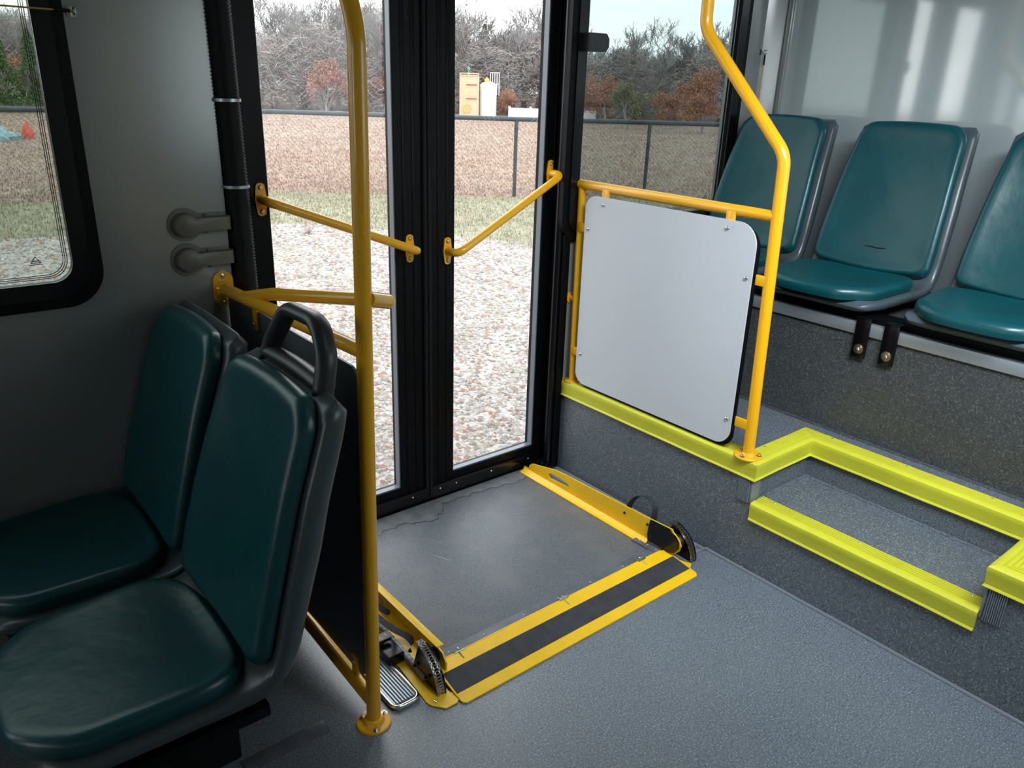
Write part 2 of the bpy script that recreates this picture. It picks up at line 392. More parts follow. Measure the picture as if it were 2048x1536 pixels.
# ------------------------------------------------------------------ lime nosings
def nosing_profile():
    # (d outward, z above the tread)
    p = [(-.062, .0), (-.060, .0035)]
    for k in range(4):
        a = -.057 + k * .0105
        p += [(a, .0030), (a + .0015, .0078), (a + .0062, .0078), (a + .0077, .0030)]
    p += [(-.0135, .0030), (-.011, .0085), (-.003, .0088), (.006, .0070), (.0115, .0025), (.013, -.006), (.0115, -.014), (.010, -.044), (.0135, -.050), (.0115, -.053), (.002, -.052), (.0005, -.002), (-.010, -.0005)]
    return p
def nosing(name, axis, edge, out, a0, a1, m0, m1, ztop, label, screws=()):
    """axis 'y': runs along y at x=edge; out = outward sign. m0/m1: mitre factor at the two ends (end moves by m*d)."""
    root = empty(name, ((edge, (a0 + a1) / 2, ztop) if axis == 'y' else ((a0 + a1) / 2, edge, ztop)), label, 'step nosing', 'lime step nosings')
    pr = nosing_profile(); bm = B(); n = len(pr); N = 14; rings = []
    for k in range(N + 1):
        s = k / N; ring = []
        for d, z in pr:
            a = (a0 + m0 * d) * (1 - s) + (a1 + m1 * d) * s
            wob = .0006 * math.sin(a * 23 + ztop * 40)
            c = edge + out * (d + wob)
            ring.append(bm.verts.new((c, a, ztop + z) if axis == 'y' else (a, c, ztop + z)))
        rings.append(ring)
    for r0, r1 in zip(rings, rings[1:]):
        for i in range(n):
            j = (i + 1) % n; bm.faces.new((r0[i], r0[j], r1[j], r1[i]))
    bm.faces.new(rings[0][::-1]); bm.faces.new(rings[-1])
    child('nosing_strip', bm, 'lime', root, smooth=28)
    for a in screws:
        loc = (edge - out * .050, a, ztop + .004) if axis == 'y' else (a, edge - out * .050, ztop + .004)
        screw(loc, (0, 0, 1), root, .8)
    return root
nosing('step_nosing', 'y', XR, -1, YW - .001, Y1, 0, -1, ZP, 'long lime yellow nosing on the platform edge under the light grey barrier panel', (1.70, 1.38))
nosing('step_nosing', 'x', Y1, -1, XR, XU, -1, -1, ZP, 'short lime yellow nosing leading back from the corner by the post foot', (2.03, 2.16))
nosing('step_nosing', 'y', XU, -1, Y1, Y0, -1, 1, ZP, 'lime yellow nosing at the back of the step recess, on the upper level', (1.10, .86, .62))
nosing('step_nosing', 'x', Y0, 1, XU, XR, -1, -1, ZP, 'lime yellow nosing at the right side of the step recess, joined to a ribbed corner', (2.06,))
nosing('step_nosing', 'y', XR, -1, Y0, -.45, 1, 0, ZP, 'lime yellow nosing running out of the right edge of the picture, ribs on top', (.2,))
nosing('step_nosing', 'y', XR, -1, Y1 - .010, Y0 + .006, 0, 0, ZS, 'lime yellow nosing on the front edge of the lower step', (1.09, .82, .52))
def guard(y0, y1, z0, z1, ycorner, label):
    r = empty('corner_guard', (XR, (y0 + y1) / 2, z0), label, 'corner guard', 'ribbed grey corner guards')
    bm = B(); n = 9; w = (y1 - y0) / n; prof = []
    for k in range(n):
        a = y0 + k * w
        prof += [(XR - .0045, a), (XR - .0095, a + w * .2), (XR - .0095, a + w * .65), (XR - .0045, a + w * .85)]
    prof = prof + [(XR + .001, y1), (XR + .001, y0)]
    plate(bm, prof, z0, z1, 'z')
    s = 1 if ycorner > (y0 + y1) / 2 else -1
    bx(bm, XR - .006, XR + .035, ycorner - (.001 if s > 0 else .005), ycorner + (.005 if s > 0 else .001), z0, z1, .001)
    child('ribbed_strip', bm, 'grey_rib', r, smooth=20)
guard(Y1 + .002, Y1 + .042, .232, .312, Y1, 'grey ribbed corner guard below the post foot, left of the step')
guard(Y0 - .046, Y0 - .004, .232 - .01, .312, Y0, 'grey ribbed corner guard at the right end of the step')

# ------------------------------------------------------------------ windows
def window(name, W_, glass, border, yg, dark_ring=True):
    x0, x1, z0, z1 = W_
    r = empty(name, ((x0 + x1) / 2, YW, z0), kind='structure')
    bm = B(); plate(bm, rrect(x0 - border, x1 + border, z0 - border, z1 + border, .085, 12), YW - .014, YW + .003, 'y', [rrect(x0 - .004, x1 + .004, z0 - .004, z1 + .004, .045, 10)])
    child('window_frame', bm, 'black', r, smooth=30)
    bm = B(); plate(bm, rrect(x0 - border * .62, x1 + border * .62, z0 - border * .62, z1 + border * .62, .072, 12), YW - .019, YW - .012, 'y', [rrect(x0 - .004, x1 + .004, z0 - .004, z1 + .004, .045, 10)])
    child('clamp_ring', bm, 'black_gloss', r, smooth=30)
    bm = B(); plate(bm, rrect(x0 - .02, x1 + .02, z0 - .02, z1 + .02, .05, 10), yg, yg + .005, 'y'); child('glass', bm, glass, r)
    for k in range(3):      # gasket lines round the glass
        i = .002 + k * .004
        bm = B(); plate(bm, rrect(x0 + i, x1 - i, z0 + i, z1 - i, .043 - i * .5, 10), yg - .003, yg - .001, 'y', [rrect(x0 + i + .0013, x1 - i - .0013, z0 + i + .0013, z1 - i - .0013, .042 - i * .5, 10)])
        child('gasket_line', bm, 'black', r)
    # small printed safety mark on the glass
    mx, mz = x1 - .065, z0 + .040
    bm = B(); t = .0016
    for (a, b) in (((-.010, 0), (0, .014)), ((0, .014), (.010, 0)), ((.010, 0), (-.010, 0)), ((-.006, .004), (.006, .004)), ((-.013, -.004), (.013, -.004))):
        v = Vector((b[0] - a[0], b[1] - a[1])).normalized(); nn = Vector((-v.y, v.x)) * t / 2
        plate(bm, [(mx + a[0] + nn.x, mz + a[1] + nn.y), (mx + a[0] - nn.x, mz + a[1] - nn.y), (mx + b[0] - nn.x, mz + b[1] - nn.y), (mx + b[0] + nn.x, mz + b[1] + nn.y)], yg - .0012, yg - .0004, 'y')
    child('glass_mark', bm, 'mark', r)
    return r
w1 = window('window_1', LW, 'glass_tint_light', .066, YW + .004)
w2 = window('window_2', RW, 'glass_tint', .072, YW + .004)
screw((.385, YW - .014, 1.14), (0, -1, 0), w1, .5, 'black_gloss')
lb = B(); plate(lb, [(1.90, 1.505), (1.972, 1.505), (1.985, 1.520), (1.985, 1.545), (1.972, 1.560), (1.90, 1.560)], YW - .052, YW - .012, 'y')
lt = obj('window_latch', lb, 'cover', smooth=30); lt.data.materials[0] = M['handle']; tag(lt, 'small dark grey latch block on the frame between door and right window', 'latch')
# other windows along the bus, out of the picture
for k, (a, b_, wl) in enumerate(((1.35, 2.85, -.48),)):
    bm = B(); bx(bm, a, b_, wl - .003, wl + .003, .98, 1.80); obj('window_%d' % (k + 3), bm, 'glass_tint_light', kind='structure')

# ------------------------------------------------------------------ doors
YD = 2.060
def door_leaf(name, xa, xb, gx0, gx1, loc):
    r = empty(name, (loc, YD, 0), kind='structure')
    bm = B(); plate(bm, rect(xa, xb, .012, 1.955), YD, YD + .045, 'y', [rrect(gx0, gx1, .090, 1.86, .004, 3)])
    child('door_frame', bm, 'black', r)
    bm = B(); plate(bm, rect(gx0 - .004, gx1 + .004, .086, 1.864), YD + .026, YD + .032, 'y'); child('glass', bm, 'glass_door', r)
    # grey glazing bead round the pane, standing on the inner edge
    bm = B(); plate(bm, rect(gx0, gx1, .090, 1.86), YD + .004, YD + .026, 'y', [rect(gx0 + .003, gx1 - .004, .095, 1.856)]); child('glazing_bead', bm, 'bead', r)
    # ribs down the closing stiles
    return r
d1 = door_leaf('door_1', .772, 1.343, .845, 1.236, .772)
d2 = door_leaf('door_2', 1.349, 1.935, 1.453, 1.828, 1.935)
for (xx, dd) in ((1.338, d1), (1.354, d2)):
    bm = B(); tube(bm, [(xx, YD - .004, .02), (xx, YD - .004, 1.95)], .008, 10); child('rubber_seal', bm, 'black_soft', dd)
for (xa, dd) in ((1.262, d1), (1.296, d1), (1.388, d2), (1.420, d2)):
    bm = B(); bx(bm, xa, xa + .014, YD - .002, YD + .001, .02, 1.95, .001); child('stile_rib', bm, 'black', dd)
bm = B(); bx(bm, 1.862, 1.876, YD - .006, YD + .001, .02, 1.95, .002); child('stile_rib', bm, 'black_gloss', d2)
# skirt plates with rivets
for (a, b_, dd, rv) in ((.80, 1.335, d1, (.86, 1.05, 1.275)), (1.352, 1.86, d2, (1.39, 1.46, 1.62, 1.80))):
    bm = B(); bx(bm, a, b_, YD - .010, YD + .001, .004, .062, .003); child('skirt_plate', bm, 'black_gloss', dd)
    for x in rv: screw((x, YD - .010, .046), (0, -1, 0), dd, .75, 'chrome', 'rivet')
# frame round the opening
fr = empty('door_3', (1.90, YW, 0), kind='structure')
bm = B(); bx(bm, 1.872, 1.905, YW - .010, YD + .05, 0, 2.0, .003); child('jamb', bm, 'black', fr)
bm = B(); bx(bm, .740, .772, YW + .028, YD + .05, 0, 2.0, .003); child('jamb', bm, 'black', fr)
bm = B(); bx(bm, .700, .745, YW + .030, YD + .05, 0, 2.0); child('jamb', bm, 'black_soft', fr)
bm = B(); bx(bm, .785, .7875, YD - .006, YD + .001, .0, 1.95, .001); child('edge_glint_strip', bm, 'bead', fr)  # light grey strip drawn for the light caught on the gloss black edge
bm = B(); bx(bm, .70, 1.905, YW - .005, YD + .05, 1.955, 2.02); child('header', bm, 'black', fr)
bm = B(); tube(bm, [(1.864, YW + .012, .0), (1.864, YW + .012, 2.0)], .014, 16); child('door_shaft', bm, 'black_gloss', fr)
bm = B(); bx(bm, .706, 1.90, YD - .02, YD + .06, -.02, .008); child('threshold', bm, 'black', fr)
bm = B(); bx(bm, 1.80, 1.875, YW - .02, YD - .01, .0, .030, .004); cyl(bm, (1.83, YW + .01, .03), (0, 0, 1), .016, .014); child('pivot_block', bm, 'black_gloss', fr)

def flange2(parent, c, holder, d=(0, -1, 0)):
    """lozenge flange with two bolts, facing -y"""
    x, y, z = c; pts = []
    for i in range(13): a = R(30 + 120 * i / 12); pts.append((x + .0135 * math.cos(a), z + .031 + .0125 * math.sin(a)))
    pts.append((x - .0165, z))
    for i in range(13): a = R(210 + 120 * i / 12); pts.append((x + .0135 * math.cos(a), z - .031 + .0125 * math.sin(a)))
    pts.append((x + .0165, z))
    bm = B(); plate(bm, pts, y - .005, y, 'y'); f = child('flange', bm, 'yellow', parent, smooth=30)
    return f
def diag_rail(door, p, q, s_off):
    """handrail from flange p to flange q across the pane"""
    a = Vector((p[0], YD, p[1])); b = Vector((q[0], YD, q[1])); off = Vector((0, -s_off, 0))
    bm = B(); tube(bm, fillet([a, a + off, b + off, b], .032, 9), .0128, 18)
    h = child('handrail', bm, 'yellow', door, smooth=60); h['label'] = 'yellow diagonal handrail'
    for c in (a, b):
        flange2(h, c, door)
        for dz in (.031, -.031): screw((c.x, YD - .005, c.z + dz), (0, -1, 0), h, 1.05, 'zinc')
diag_rail(d1, (.823, 1.092), (1.283, .915), .062)
diag_rail(d2, (1.425, .893), (1.853, 1.118), .062)

# corrugated hose left of the door
hs = empty('corrugated_hose', (.735, YW + .0, .86), 'black corrugated hose running up beside the left door frame', 'hose')
bm = B(); pts = []; rr = []
z = .86; k = 0
while z < 2.11:
    pts.append((.741 - (z - .86) * .012, YW - .004, z)); rr.append(.030 if k % 2 == 0 else .0265); z += .0042; k += 1
tube(bm, pts, rr, 20); child('hose_tube', bm, 'black_soft', hs, smooth=80)
for zz, xx in ((1.342, .735), (1.138, .738)):
    bm = B(); lathe(bm, [(.0305, -.0035), (.0325, -.0035), (.0325, .0035), (.0305, .0035)], (xx, YW - .004, zz), (0, 0, 1), 28); child('hose_clamp', bm, 'alu', hs)
# keyhole shaped conduit covers
def cover(zc, xc, label):
    r = empty('conduit_cover', (xc, YW, zc), label, 'cover', 'conduit covers by the door')
    def key(rad, hh, x1):
        pts = []; a0 = math.degrees(math.asin(hh / rad))
        for i in range(25):
            a = R(a0 + (360 - 2 * a0) * i / 24); pts.append((xc + rad * math.cos(a), zc + rad * math.sin(a)))
        return pts[:] + [(x1, zc - hh), (x1, zc + hh)]
    bm = B(); plate(bm, key(.041, .0255, .702), YW - .004, YW + .001, 'y'); child('base_flange', bm, 'cover', r, smooth=30)
    o = key(.030, .0175, .712); bm = B()
    def fb(u, v, w): return (u, w, v)
    loops = [[bm.verts.new((xc + (u - xc) * s, YW - h, zc + (v - zc) * s)) for u, v in o] for s, h in ((1.0, .002), (.99, .016), (.95, .022), (.88, .024))]
    for A_, C_ in zip(loops, loops[1:]):
        for i in range(len(A_)): j = (i + 1) % len(A_); bm.faces.new((A_[i], A_[j], C_[j], C_[i]))
    bm.faces.new(loops[-1]); child('raised_cap', bm, 'cover', r, smooth=50)
    for dz in (.0205, -.0205): screw((.652, YW - .004, zc + dz), (0, -1, 0), r, .8, 'cover')
cover(1.052, .602, 'upper of two grey keyhole shaped conduit covers on the wall')
cover(.966, .600, 'lower of two grey keyhole shaped conduit covers on the wall')

# stop-request cords
def eye(r, p, nrm):
    n = Vector(nrm); bm = B()
    cyl(bm, Vector(p), n, .011, .003, 18); cyl(bm, Vector(p), n, .003, .018, 10)
    child('eye_base', bm, 'chrome', r)
    c = Vector(p) + n * .024; bm = B(); a = Vector((0, 0, 1)); b = n
    tube(bm, [c + .007 * (math.cos(t) * a + math.sin(t) * b) for t in [2 * math.pi * i / 20 for i in range(21)]], .0018, 8, cap=False); child('eye_ring', bm, 'chrome', r)
r = empty('pull_cord', (.42, YW, 1.515), 'yellow stop cord strung across the left window with a ring screw', 'cord')
eye(r, (.423, YW, 1.513), (0, -1, 0))
bm = B(); tube(bm, [(.42, YW - .024, 1.513), (.34, YW - .030, 1.513), (-.9, YW - .036, 1.52)], .0018, 8); child('cord', bm, 'cord', r)
bm = B(); tube(bm, [(.415, YW - .024, 1.513), (.385, YW - .027, 1.513)], .0034, 10); child('crimp_sleeve', bm, 'black', r)
r = empty('pull_cord', (2.90, YW, 1.54), 'thin stop cord hanging from a ring screw beside the right window', 'cord')
eye(r, (2.893, YW, 1.548), (0, -1, 0))
bm = B(); tube(bm, [(2.893, YW - .024, 1.54), (2.889, YW - .026, 1.40), (2.885, YW - .026, .95)], .0018, 8); child('cord', bm, 'cord', r)
bm = B(); tube(bm, [(2.893, YW - .024, 1.538), (2.892, YW - .025, 1.500)], .0034, 10); child('crimp_sleeve', bm, 'black', r)

# ------------------------------------------------------------------ right barrier
XP = 1.927
rb = empty('barrier', (XP, 1.184, ZP), 'yellow tube barrier with light grey panel standing on the platform edge', 'barrier')
bm = B(); tube(bm, fillet([(XP, 1.184, ZP), (XP, 1.212, 1.245), (XP, 1.521, 1.560), (XP, 1.530, ZC)], .085, 10), .0172, 22)
fp = child('post', bm, 'yellow', rb, smooth=60)
bm = B(); lathe(bm, [(0, 0), (.042, 0), (.042, .004), (.040, .006), (.022, .006), (.0185, .012), (.0172, .014), (0, .014)], (XP, 1.184, ZP + .007), (0, 0, 1), 32); fl = child('flange', bm, 'yellow', rb)
for a in (60, 180, 300): hexbolt((XP + .031 * math.cos(R(a)), 1.184 + .031 * math.sin(R(a)), ZP + .013), (0, 0, 1), fl, .75, 'chrome')
bm = B(); tube(bm, [(XP, 1.962, ZP + .005), (XP, 1.972, 1.085)], .0135, 18); child('post', bm, 'yellow', rb, smooth=60)
bm = B(); lathe(bm, [(0, 0), (.030, 0), (.030, .005), (.015, .006), (0, .006)], (XP, 1.962, ZP + .007), (0, 0, 1), 28); f2 = child('flange', bm, 'yellow', rb)
for dy, dx in ((-.022, -.008), (.018, -.018)): hexbolt((XP + dx, 1.962 + dy, ZP + .012), (0, 0, 1), f2, .6, 'zinc')
bm = B(); tube(bm, [(XP, 1.210, 1.083), (XP, 1.988, 1.086)], .0165, 20); child('top_rail', bm, 'yellow', rb, smooth=60)
bm = B(); tube(bm, [(XP, 1.970, .682), (XP, YW + .0, .682)], .012, 14); lathe(bm, [(0, 0), (.020, 0), (.020, .005), (0, .005)], (XP, YW, .682), (0, -1, 0), 20); child('wall_stub', bm, 'yellow', rb)
bm = B(); plate(bm, rrect(1.246, 1.927, .383, 1.058, (.05, .045, .045, .065)), XP - .022, XP - .017, 'x'); child('panel', bm, 'panel', rb)
bm = B(); plate(bm, rrect(1.236, 1.921, .374, 1.050, (.05, .045, .045, .065)), XP - .0168, XP - .012, 'x'); child('backing_panel', bm, 'black', rb)
for (y, z, ky, kz) in ((1.845, 1.034, 0, 1), (1.347, 1.034, 0, 1), (1.263, .905, -1, 0), (1.261, .470, -1, 0), (1.908, .945, 1, 0), (1.906, .495, 1, 0)):
    bm = B()
    if kz: bx(bm, XP - .0165, XP - .010, y - .015, y + .015, z - .015, 1.083, .001)
    elif ky < 0: bx(bm, XP - .0165, XP - .010, 1.195, y + .012, z - .015, z + .015, .001)
    else: bx(bm, XP - .0165, XP - .010, y - .012, 1.965, z - .015, z + .015, .001)
    br = child('bracket', bm, 'yellow', rb)
    screw((XP - .022, y, z), (-1, 0, 0), br, 1.1)

# ------------------------------------------------------------------ left barrier
XL = .680
lbz = empty('barrier', (XL, 1.276, 0), 'yellow tube barrier with dark panel behind the two left seats', 'barrier')
bm = B(); tube(bm, fillet([(XL - .002, 1.276, .0), (.694, 1.268, 1.475), (.689, 1.33, 1.63), (.688, 1.345, ZC)], .16, 10), .0163, 22)
child('post', bm, 'yellow', lbz, smooth=60)
bm = B(); lathe(bm, [(0, 0), (.0405, 0), (.0405, .004), (.038, .006), (.026, .0065), (.021, .016), (.0163, .018), (0, .018)], (XL - .002, 1.276, 0), (0, 0, 1), 36); fl = child('flange', bm, 'yellow', lbz)
for a in (125, 10, 250): hexbolt((XL - .002 + .032 * math.cos(R(a)), 1.276 + .032 * math.sin(R(a)), .006), (0, 0, 1), fl, .7, 'zinc')
bm = B(); tube(bm, [(XL, YW + .0, .882), (XL, 1.990, .882), (XL + .006, 1.272, .912)], .0155, 20); child('top_rail', bm, 'yellow', lbz, smooth=60)
bm = B(); plate(bm, rrect(XL - .026, XL + .026, .882 - .046, .882 + .046, .026, 10), YW - .006, YW, 'y'); wf = child('flange', bm, 'yellow', lbz, smooth=30)
bm = B(); lathe(bm, [(.0155, 0), (.021, 0), (.021, .006), (.0155, .012)], (XL, YW - .005, .882), (0, -1, 0), 24); child('collar', bm, 'yellow', wf)
for dz in (.034, -.034): hexbolt((XL, YW - .006, .882 + dz), (0, -1, 0), wf, .65, 'chrome')
bm = B(); tube(bm, [(XL, YW, .075), (XL, 1.60, .072), (XL, 1.276, .060)], .0165, 20); child('bottom_rail', bm, 'yellow', lbz, smooth=60)
bm = B(); tube(bm, fillet([(XL, 1.86, .888), (.703, 1.735, .921), (.772, 1.43, .968), (.780, 1.325, .985), (.697, 1.268, 1.015)], [0, .08, .2, .040, 0], 9), .0152, 18); child('loop_rail', bm, 'yellow', lbz, smooth=60)
bm = B(); plate(bm, rrect(1.300, YW - .012, .095, .868, (.05, .02, .02, .03)), XL + .006, XL + .011, 'x'); child('panel', bm, 'panel_dark', lbz)
for (y, z, top) in ((1.80, .835, 1), (1.405, .845, 1), (1.365, .115, 0)):
    bm = B()
    if top: bx(bm, XL - .000, XL + .006, y - .013, y + .013, z - .015, .895, .001)
    else: bx(bm, XL - .000, XL + .006, y - .013, y + .013, .062, z + .018, .001)
    br = child('bracket', bm, 'yellow', lbz); screw((XL - .001, y, z), (-1, 0, 0), br, 1.1, 'zinc')

# ------------------------------------------------------------------ seats
PATH = [(-.375, -.062), (-.33, -.060), (-.24, -.062), (-.14, -.066), (-.05, -.071), (.000, -.054), (.028, -.010), (.049, .07), (.085, .20), (.115, .30), (.143, .39), (.158, .452)]
def catmull(P, n=8):
    P = [Vector(p) for p in P]; out = []
    Q = [2 * P[0] - P[1]] + P + [2 * P[-1] - P[-2]]
    for i in range(1, len(Q) - 2):
        for k in range(n):
            t = k / n; a, b, c, d = Q[i - 1:i + 3]
            out.append(.5 * ((2 * b) + (c - a) * t + (2 * a - 5 * b + 4 * c - d) * t * t + (3 * b - a - 3 * c + d) * t ** 3))
    out.append(P[-1]); return out
_pp = catmull(PATH); _cum = [0]
for a, b in zip(_pp, _pp[1:]): _cum.append(_cum[-1] + (b - a).length)
SL = _cum[-1]
def pth(s):
    if s <= 0: t = (_pp[1] - _pp[0]).normalized(); return _pp[0] + t * s, t
    if s >= SL: t = (_pp[-1] - _pp[-2]).normalized(); return _pp[-1] + t * (s - SL), t
    import bisect
    i = max(0, bisect.bisect_right(_cum, s) - 1); i = min(i, len(_pp) - 2)
    f = (s - _cum[i]) / (_cum[i + 1] - _cum[i])
    p = _pp[i].lerp(_pp[i + 1], f)
    def tg(j): return (_pp[min(j + 2, len(_pp) - 1)] - _pp[max(j - 2, 0)]).normalized()
    t = tg(i).lerp(tg(i + 1), f).normalized(); return p, t
def seat_pt(s, u, h):
    p, t = pth(s); n = Vector((-t.y, t.x))
    k = s / SL
    curv = .020 * (u / .21) ** 2 * min(1, max(.0, (k - .10) / .25)) * (1 if k < .8 else max(.3, 1 - (k - .8) * 2.5))
    q = p + n * (h + curv)
    return Vector((q.x, u, q.y))
S_J = _cum[5 * 8]           # arc length near the seat/back junction
def seat_width(s):
    k = s / SL
    xs = [0, .06, .2, .45, .55, .7, .9, 1.0]; ws = [.36, .395, .415, .432, .430, .415, .385, .372]
    return float(np.interp(k, xs, ws))
def shell_mesh():
    bm = B(); rings = []; n = 46; Mn = 36
    for i in range(n + 1):
        s = SL * i / n; w = seat_width(s) + .012; k = i / n
        t = float(np.interp(k, [0, .1, .35, .5, .7, 1], [.036, .042, .046, .062, .070, .060]))
        e = 1.0
        edge = min(k, 1 - k) * SL
        if edge < .028: e = math.sqrt(max(.0, 1 - ((.028 - edge) / .028) ** 2)) * .9 + .1
        ring = []
        for j in range(Mn):
            a = 2 * math.pi * j / Mn; c, sn = math.cos(a), math.sin(a)
            pu = math.copysign(abs(c) ** .28, c); ph = math.copysign(abs(sn) ** .42, sn)
            # sides flare: the back of the shell is narrower than its front
            flare = 1.0 - .05 * max(0, -ph)
            ring.append(bm.verts.new(seat_pt(s, pu * (w / 2) * (1 - (1 - e) * .10) * flare, -.5 * t + .5 * t * ph * e + .008)))
        rings.append(ring)
    for r0, r1 in zip(rings, rings[1:]):
        for j in range(Mn): k = (j + 1) % Mn; bm.faces.new((r0[j], r0[k], r1[k], r1[j]))
    bm.faces.new(rings[0][::-1]); bm.faces.new(rings[-1]); return bm
def pad_mesh(s0, s1, wf, rad, th, dish, bow0=0., bow1=0., inset=.014):
    """upholstered pad on the shell. wf(s)-> width"""
    o = []
    base = rrect(0, 1, 0, 1, 0)
    L = s1 - s0
    # outline in (s,u): rounded quad with bowed ends
    pts = []
    W0, W1 = wf(s0) - 2 * inset, wf(s1) - 2 * inset
    Wm = max(W0, W1)
    rr = rrect(0, L, -.5 * Wm, .5 * Wm, rad, 12)
    # densify straight runs
    dens = []
    for i, p in enumerate(rr):
        q = rr[(i + 1) % len(rr)]; d = math.hypot(q[0] - p[0], q[1] - p[1]); m = max(1, int(d / .02))
        for k in range(m): dens.append((p[0] + (q[0] - p[0]) * k / m, p[1] + (q[1] - p[1]) * k / m))
    for s, u in dens:
        f = s / L; wl = wf(s0 + s) - 2 * inset
        uu = u * wl / Wm
        v = 1 - (2 * uu / wl) ** 2
        s_ = s - bow0 * v * max(0, 1 - 3 * f) + bow1 * v * max(0, 1 - 3 * (1 - f))
        pts.append((s0 + s_, uu))
    cs, cu = (s0 + s1) / 2, 0
    bm = B(); loops = []
    prof = [(1.0, -.004), (1.012, .30), (1.008, .62), (.985, .88), (.955, 1.0), (.91, 1.04), (.84, 1.02), (.72, .98), (.58, .95), (.42, .93), (.26, .92), (.12, .915)]
    for k, h in prof:
        lp = []
        for s, u in pts:
            ss = cs + (s - cs) * k; uu = cu + (u - cu) * k
            lp.append(bm.verts.new(seat_pt(ss, uu, .008 + th * h - dish * (1 - k) * (1 if k < .9 else 0))))
        loops.append(lp)
    n = len(pts)
    for A_, C_ in zip(loops, loops[1:]):
        for i in range(n): j = (i + 1) % n; bm.faces.new((A_[i], A_[j], C_[j], C_[i]))
    c = bm.verts.new(seat_pt(cs, 0, .008 + th * .91 - dish))
    for i in range(n): bm.faces.new((loops[-1][i], loops[-1][(i + 1) % n], c))
    return bm
def make_seat():
    root = empty('bus_seat', (0, 0, 0))
    child('seat_shell', shell_mesh(), 'shell', root, smooth=60)
    child('seat_cushion', pad_mesh(-.008, S_J - .020, seat_width, (.095, .115, .115, .095), .036, .004, bow0=.020, bow1=.016, inset=.012), 'vinyl', root, smooth=80)
    child('back_cushion', pad_mesh(S_J + .022, SL - .012, seat_width, (.040, .055, .055, .040), .034, .008, bow0=.016, bow1=.010, inset=.012), 'vinyl', root, smooth=80)
    return root
proto_seat = make_seat()
def copy_seat(loc, label, group):
    r = proto_seat.copy(); COL.objects.link(r); r.location = loc
    for c in [o for o in bpy.data.objects if o.parent == proto_seat]:
        d = c.copy(); COL.objects.link(d); d.parent = r
    tag(r, label, 'seat', group); return r
seat_specs = [((.398, 1.785, .428), 'teal bus seat against the wall beneath the left window', 'front pair of teal seats'),
              ((2.665, 1.775, .865), 'teal rear seat partly hidden behind the yellow post', 'rear row of teal seats'),
              ((2.665, 1.284, .865), 'middle teal rear seat of the row, crease low on its backrest', 'rear row of teal seats'),
              ((2.665, .790, .865), 'teal rear seat cut by the right edge of the picture', 'rear row of teal seats')]
proto_seat.location = (.398, 1.335, .428)
tag(proto_seat, 'teal bus seat nearest the camera with a black grab handle on its top', 'seat', 'front pair of teal seats')
for loc, lab, g in seat_specs: s_ = copy_seat(loc, lab, g)
seats = [o for o in S.objects if o.name.startswith('bus_seat')]
# crease on the middle rear seat
mid = [o for o in seats if abs(o.location.y - 1.284) < .01 and o.location.x > 2][0]
bm = B(); tube(bm, [seat_pt(S_J + .105 + .0012 * math.sin(k * 1.7), -.045 + k * .012, .0385) + Vector(mid.location) for k in range(8)], [.0004, .0016, .0018, .0016, .0018, .0016, .0012, .0004], 6); child('crease', bm, 'black_soft', mid)
# grab handle on the nearest seat
top, tt = pth(SL); up = Vector((tt.x, 0, tt.y)); nn = Vector((-tt.y, 0, tt.x))
o0 = Vector(proto_seat.location) + Vector((top.x, 0, top.y)) - nn * .020
def hp(u, v): return o0 + up * v + Vector((0, u, 0))
bm = B(); tube(bm, fillet([hp(.128, -.02), hp(.118, .030), hp(.070, .108), hp(-.060, .112), hp(-.108, .060), hp(-.118, -.035)], [0, .05, .05, .07, .07, 0], 8), .0155, 18, ry=.021, ref=tuple(up))
gh = child('grab_handle', bm, 'handle', proto_seat, smooth=70); gh['label'] = 'black moulded grab handle'
bm = B(); pts = [hp(.132 - k * .025, .004 + .006 * math.sin(math.pi * k / 10)) for k in range(11)]; tube(bm, pts, .017, 14, ry=.020, ref=tuple(up)); child('handle_base', bm, 'handle', gh, smooth=70)

# frames under the seats
sf = empty('pedestal', (.2, 1.5, 0), 'black steel pedestal under the two left seats', 'pedestal')
bm = B(); bx(bm, .06, .40, 1.36, YW, .0, .30, .006); child('pedestal_box', bm, 'black_soft', sf)
bm = B(); bx(bm, .08, .40, 1.15, YW, .280, .308, .006); child('cross_beam', bm, 'black', sf)
st = obj('seat_track', bx(B(), .392, .585, 1.312, 1.350, 0.0, .006, .002), 'deck_edge'); tag(st, 'flat grey strip on the floor beside the left seat pedestal', 'strip')
rf = empty('support_rail', (2.42, 1.2, .74), 'black steel rail under the rear row of seats with bolted brackets', 'rail')
bm = B(); bx(bm, 2.352, 2.412, -.2, YW - .01, .741, .764, .003); child('cross_beam', bm, 'black', rf)
bm = B(); bx(bm, 2.66, 2.72, -.2, YW - .01, .741, .764, .003); child('cross_beam', bm, 'black', rf)
for y in (1.101, 1.012):
    bm = B(); bx(bm, 2.319, 2.3255, y - .023, y + .023, .632, .760, .002); bx(bm, 2.319, 2.40, y - .023, y + .023, .755, .762, .002)
    br = child('bracket', bm, 'black_gloss', rf)
    bm = B(); cyl(bm, (2.319, y, .662), (-1, 0, 0), .0155, .003, 24, .001); child('washer', bm, 'brass', br)
    hexbolt((2.316, y, .662), (-1, 0, 0), br, 1.25, 'zinc')

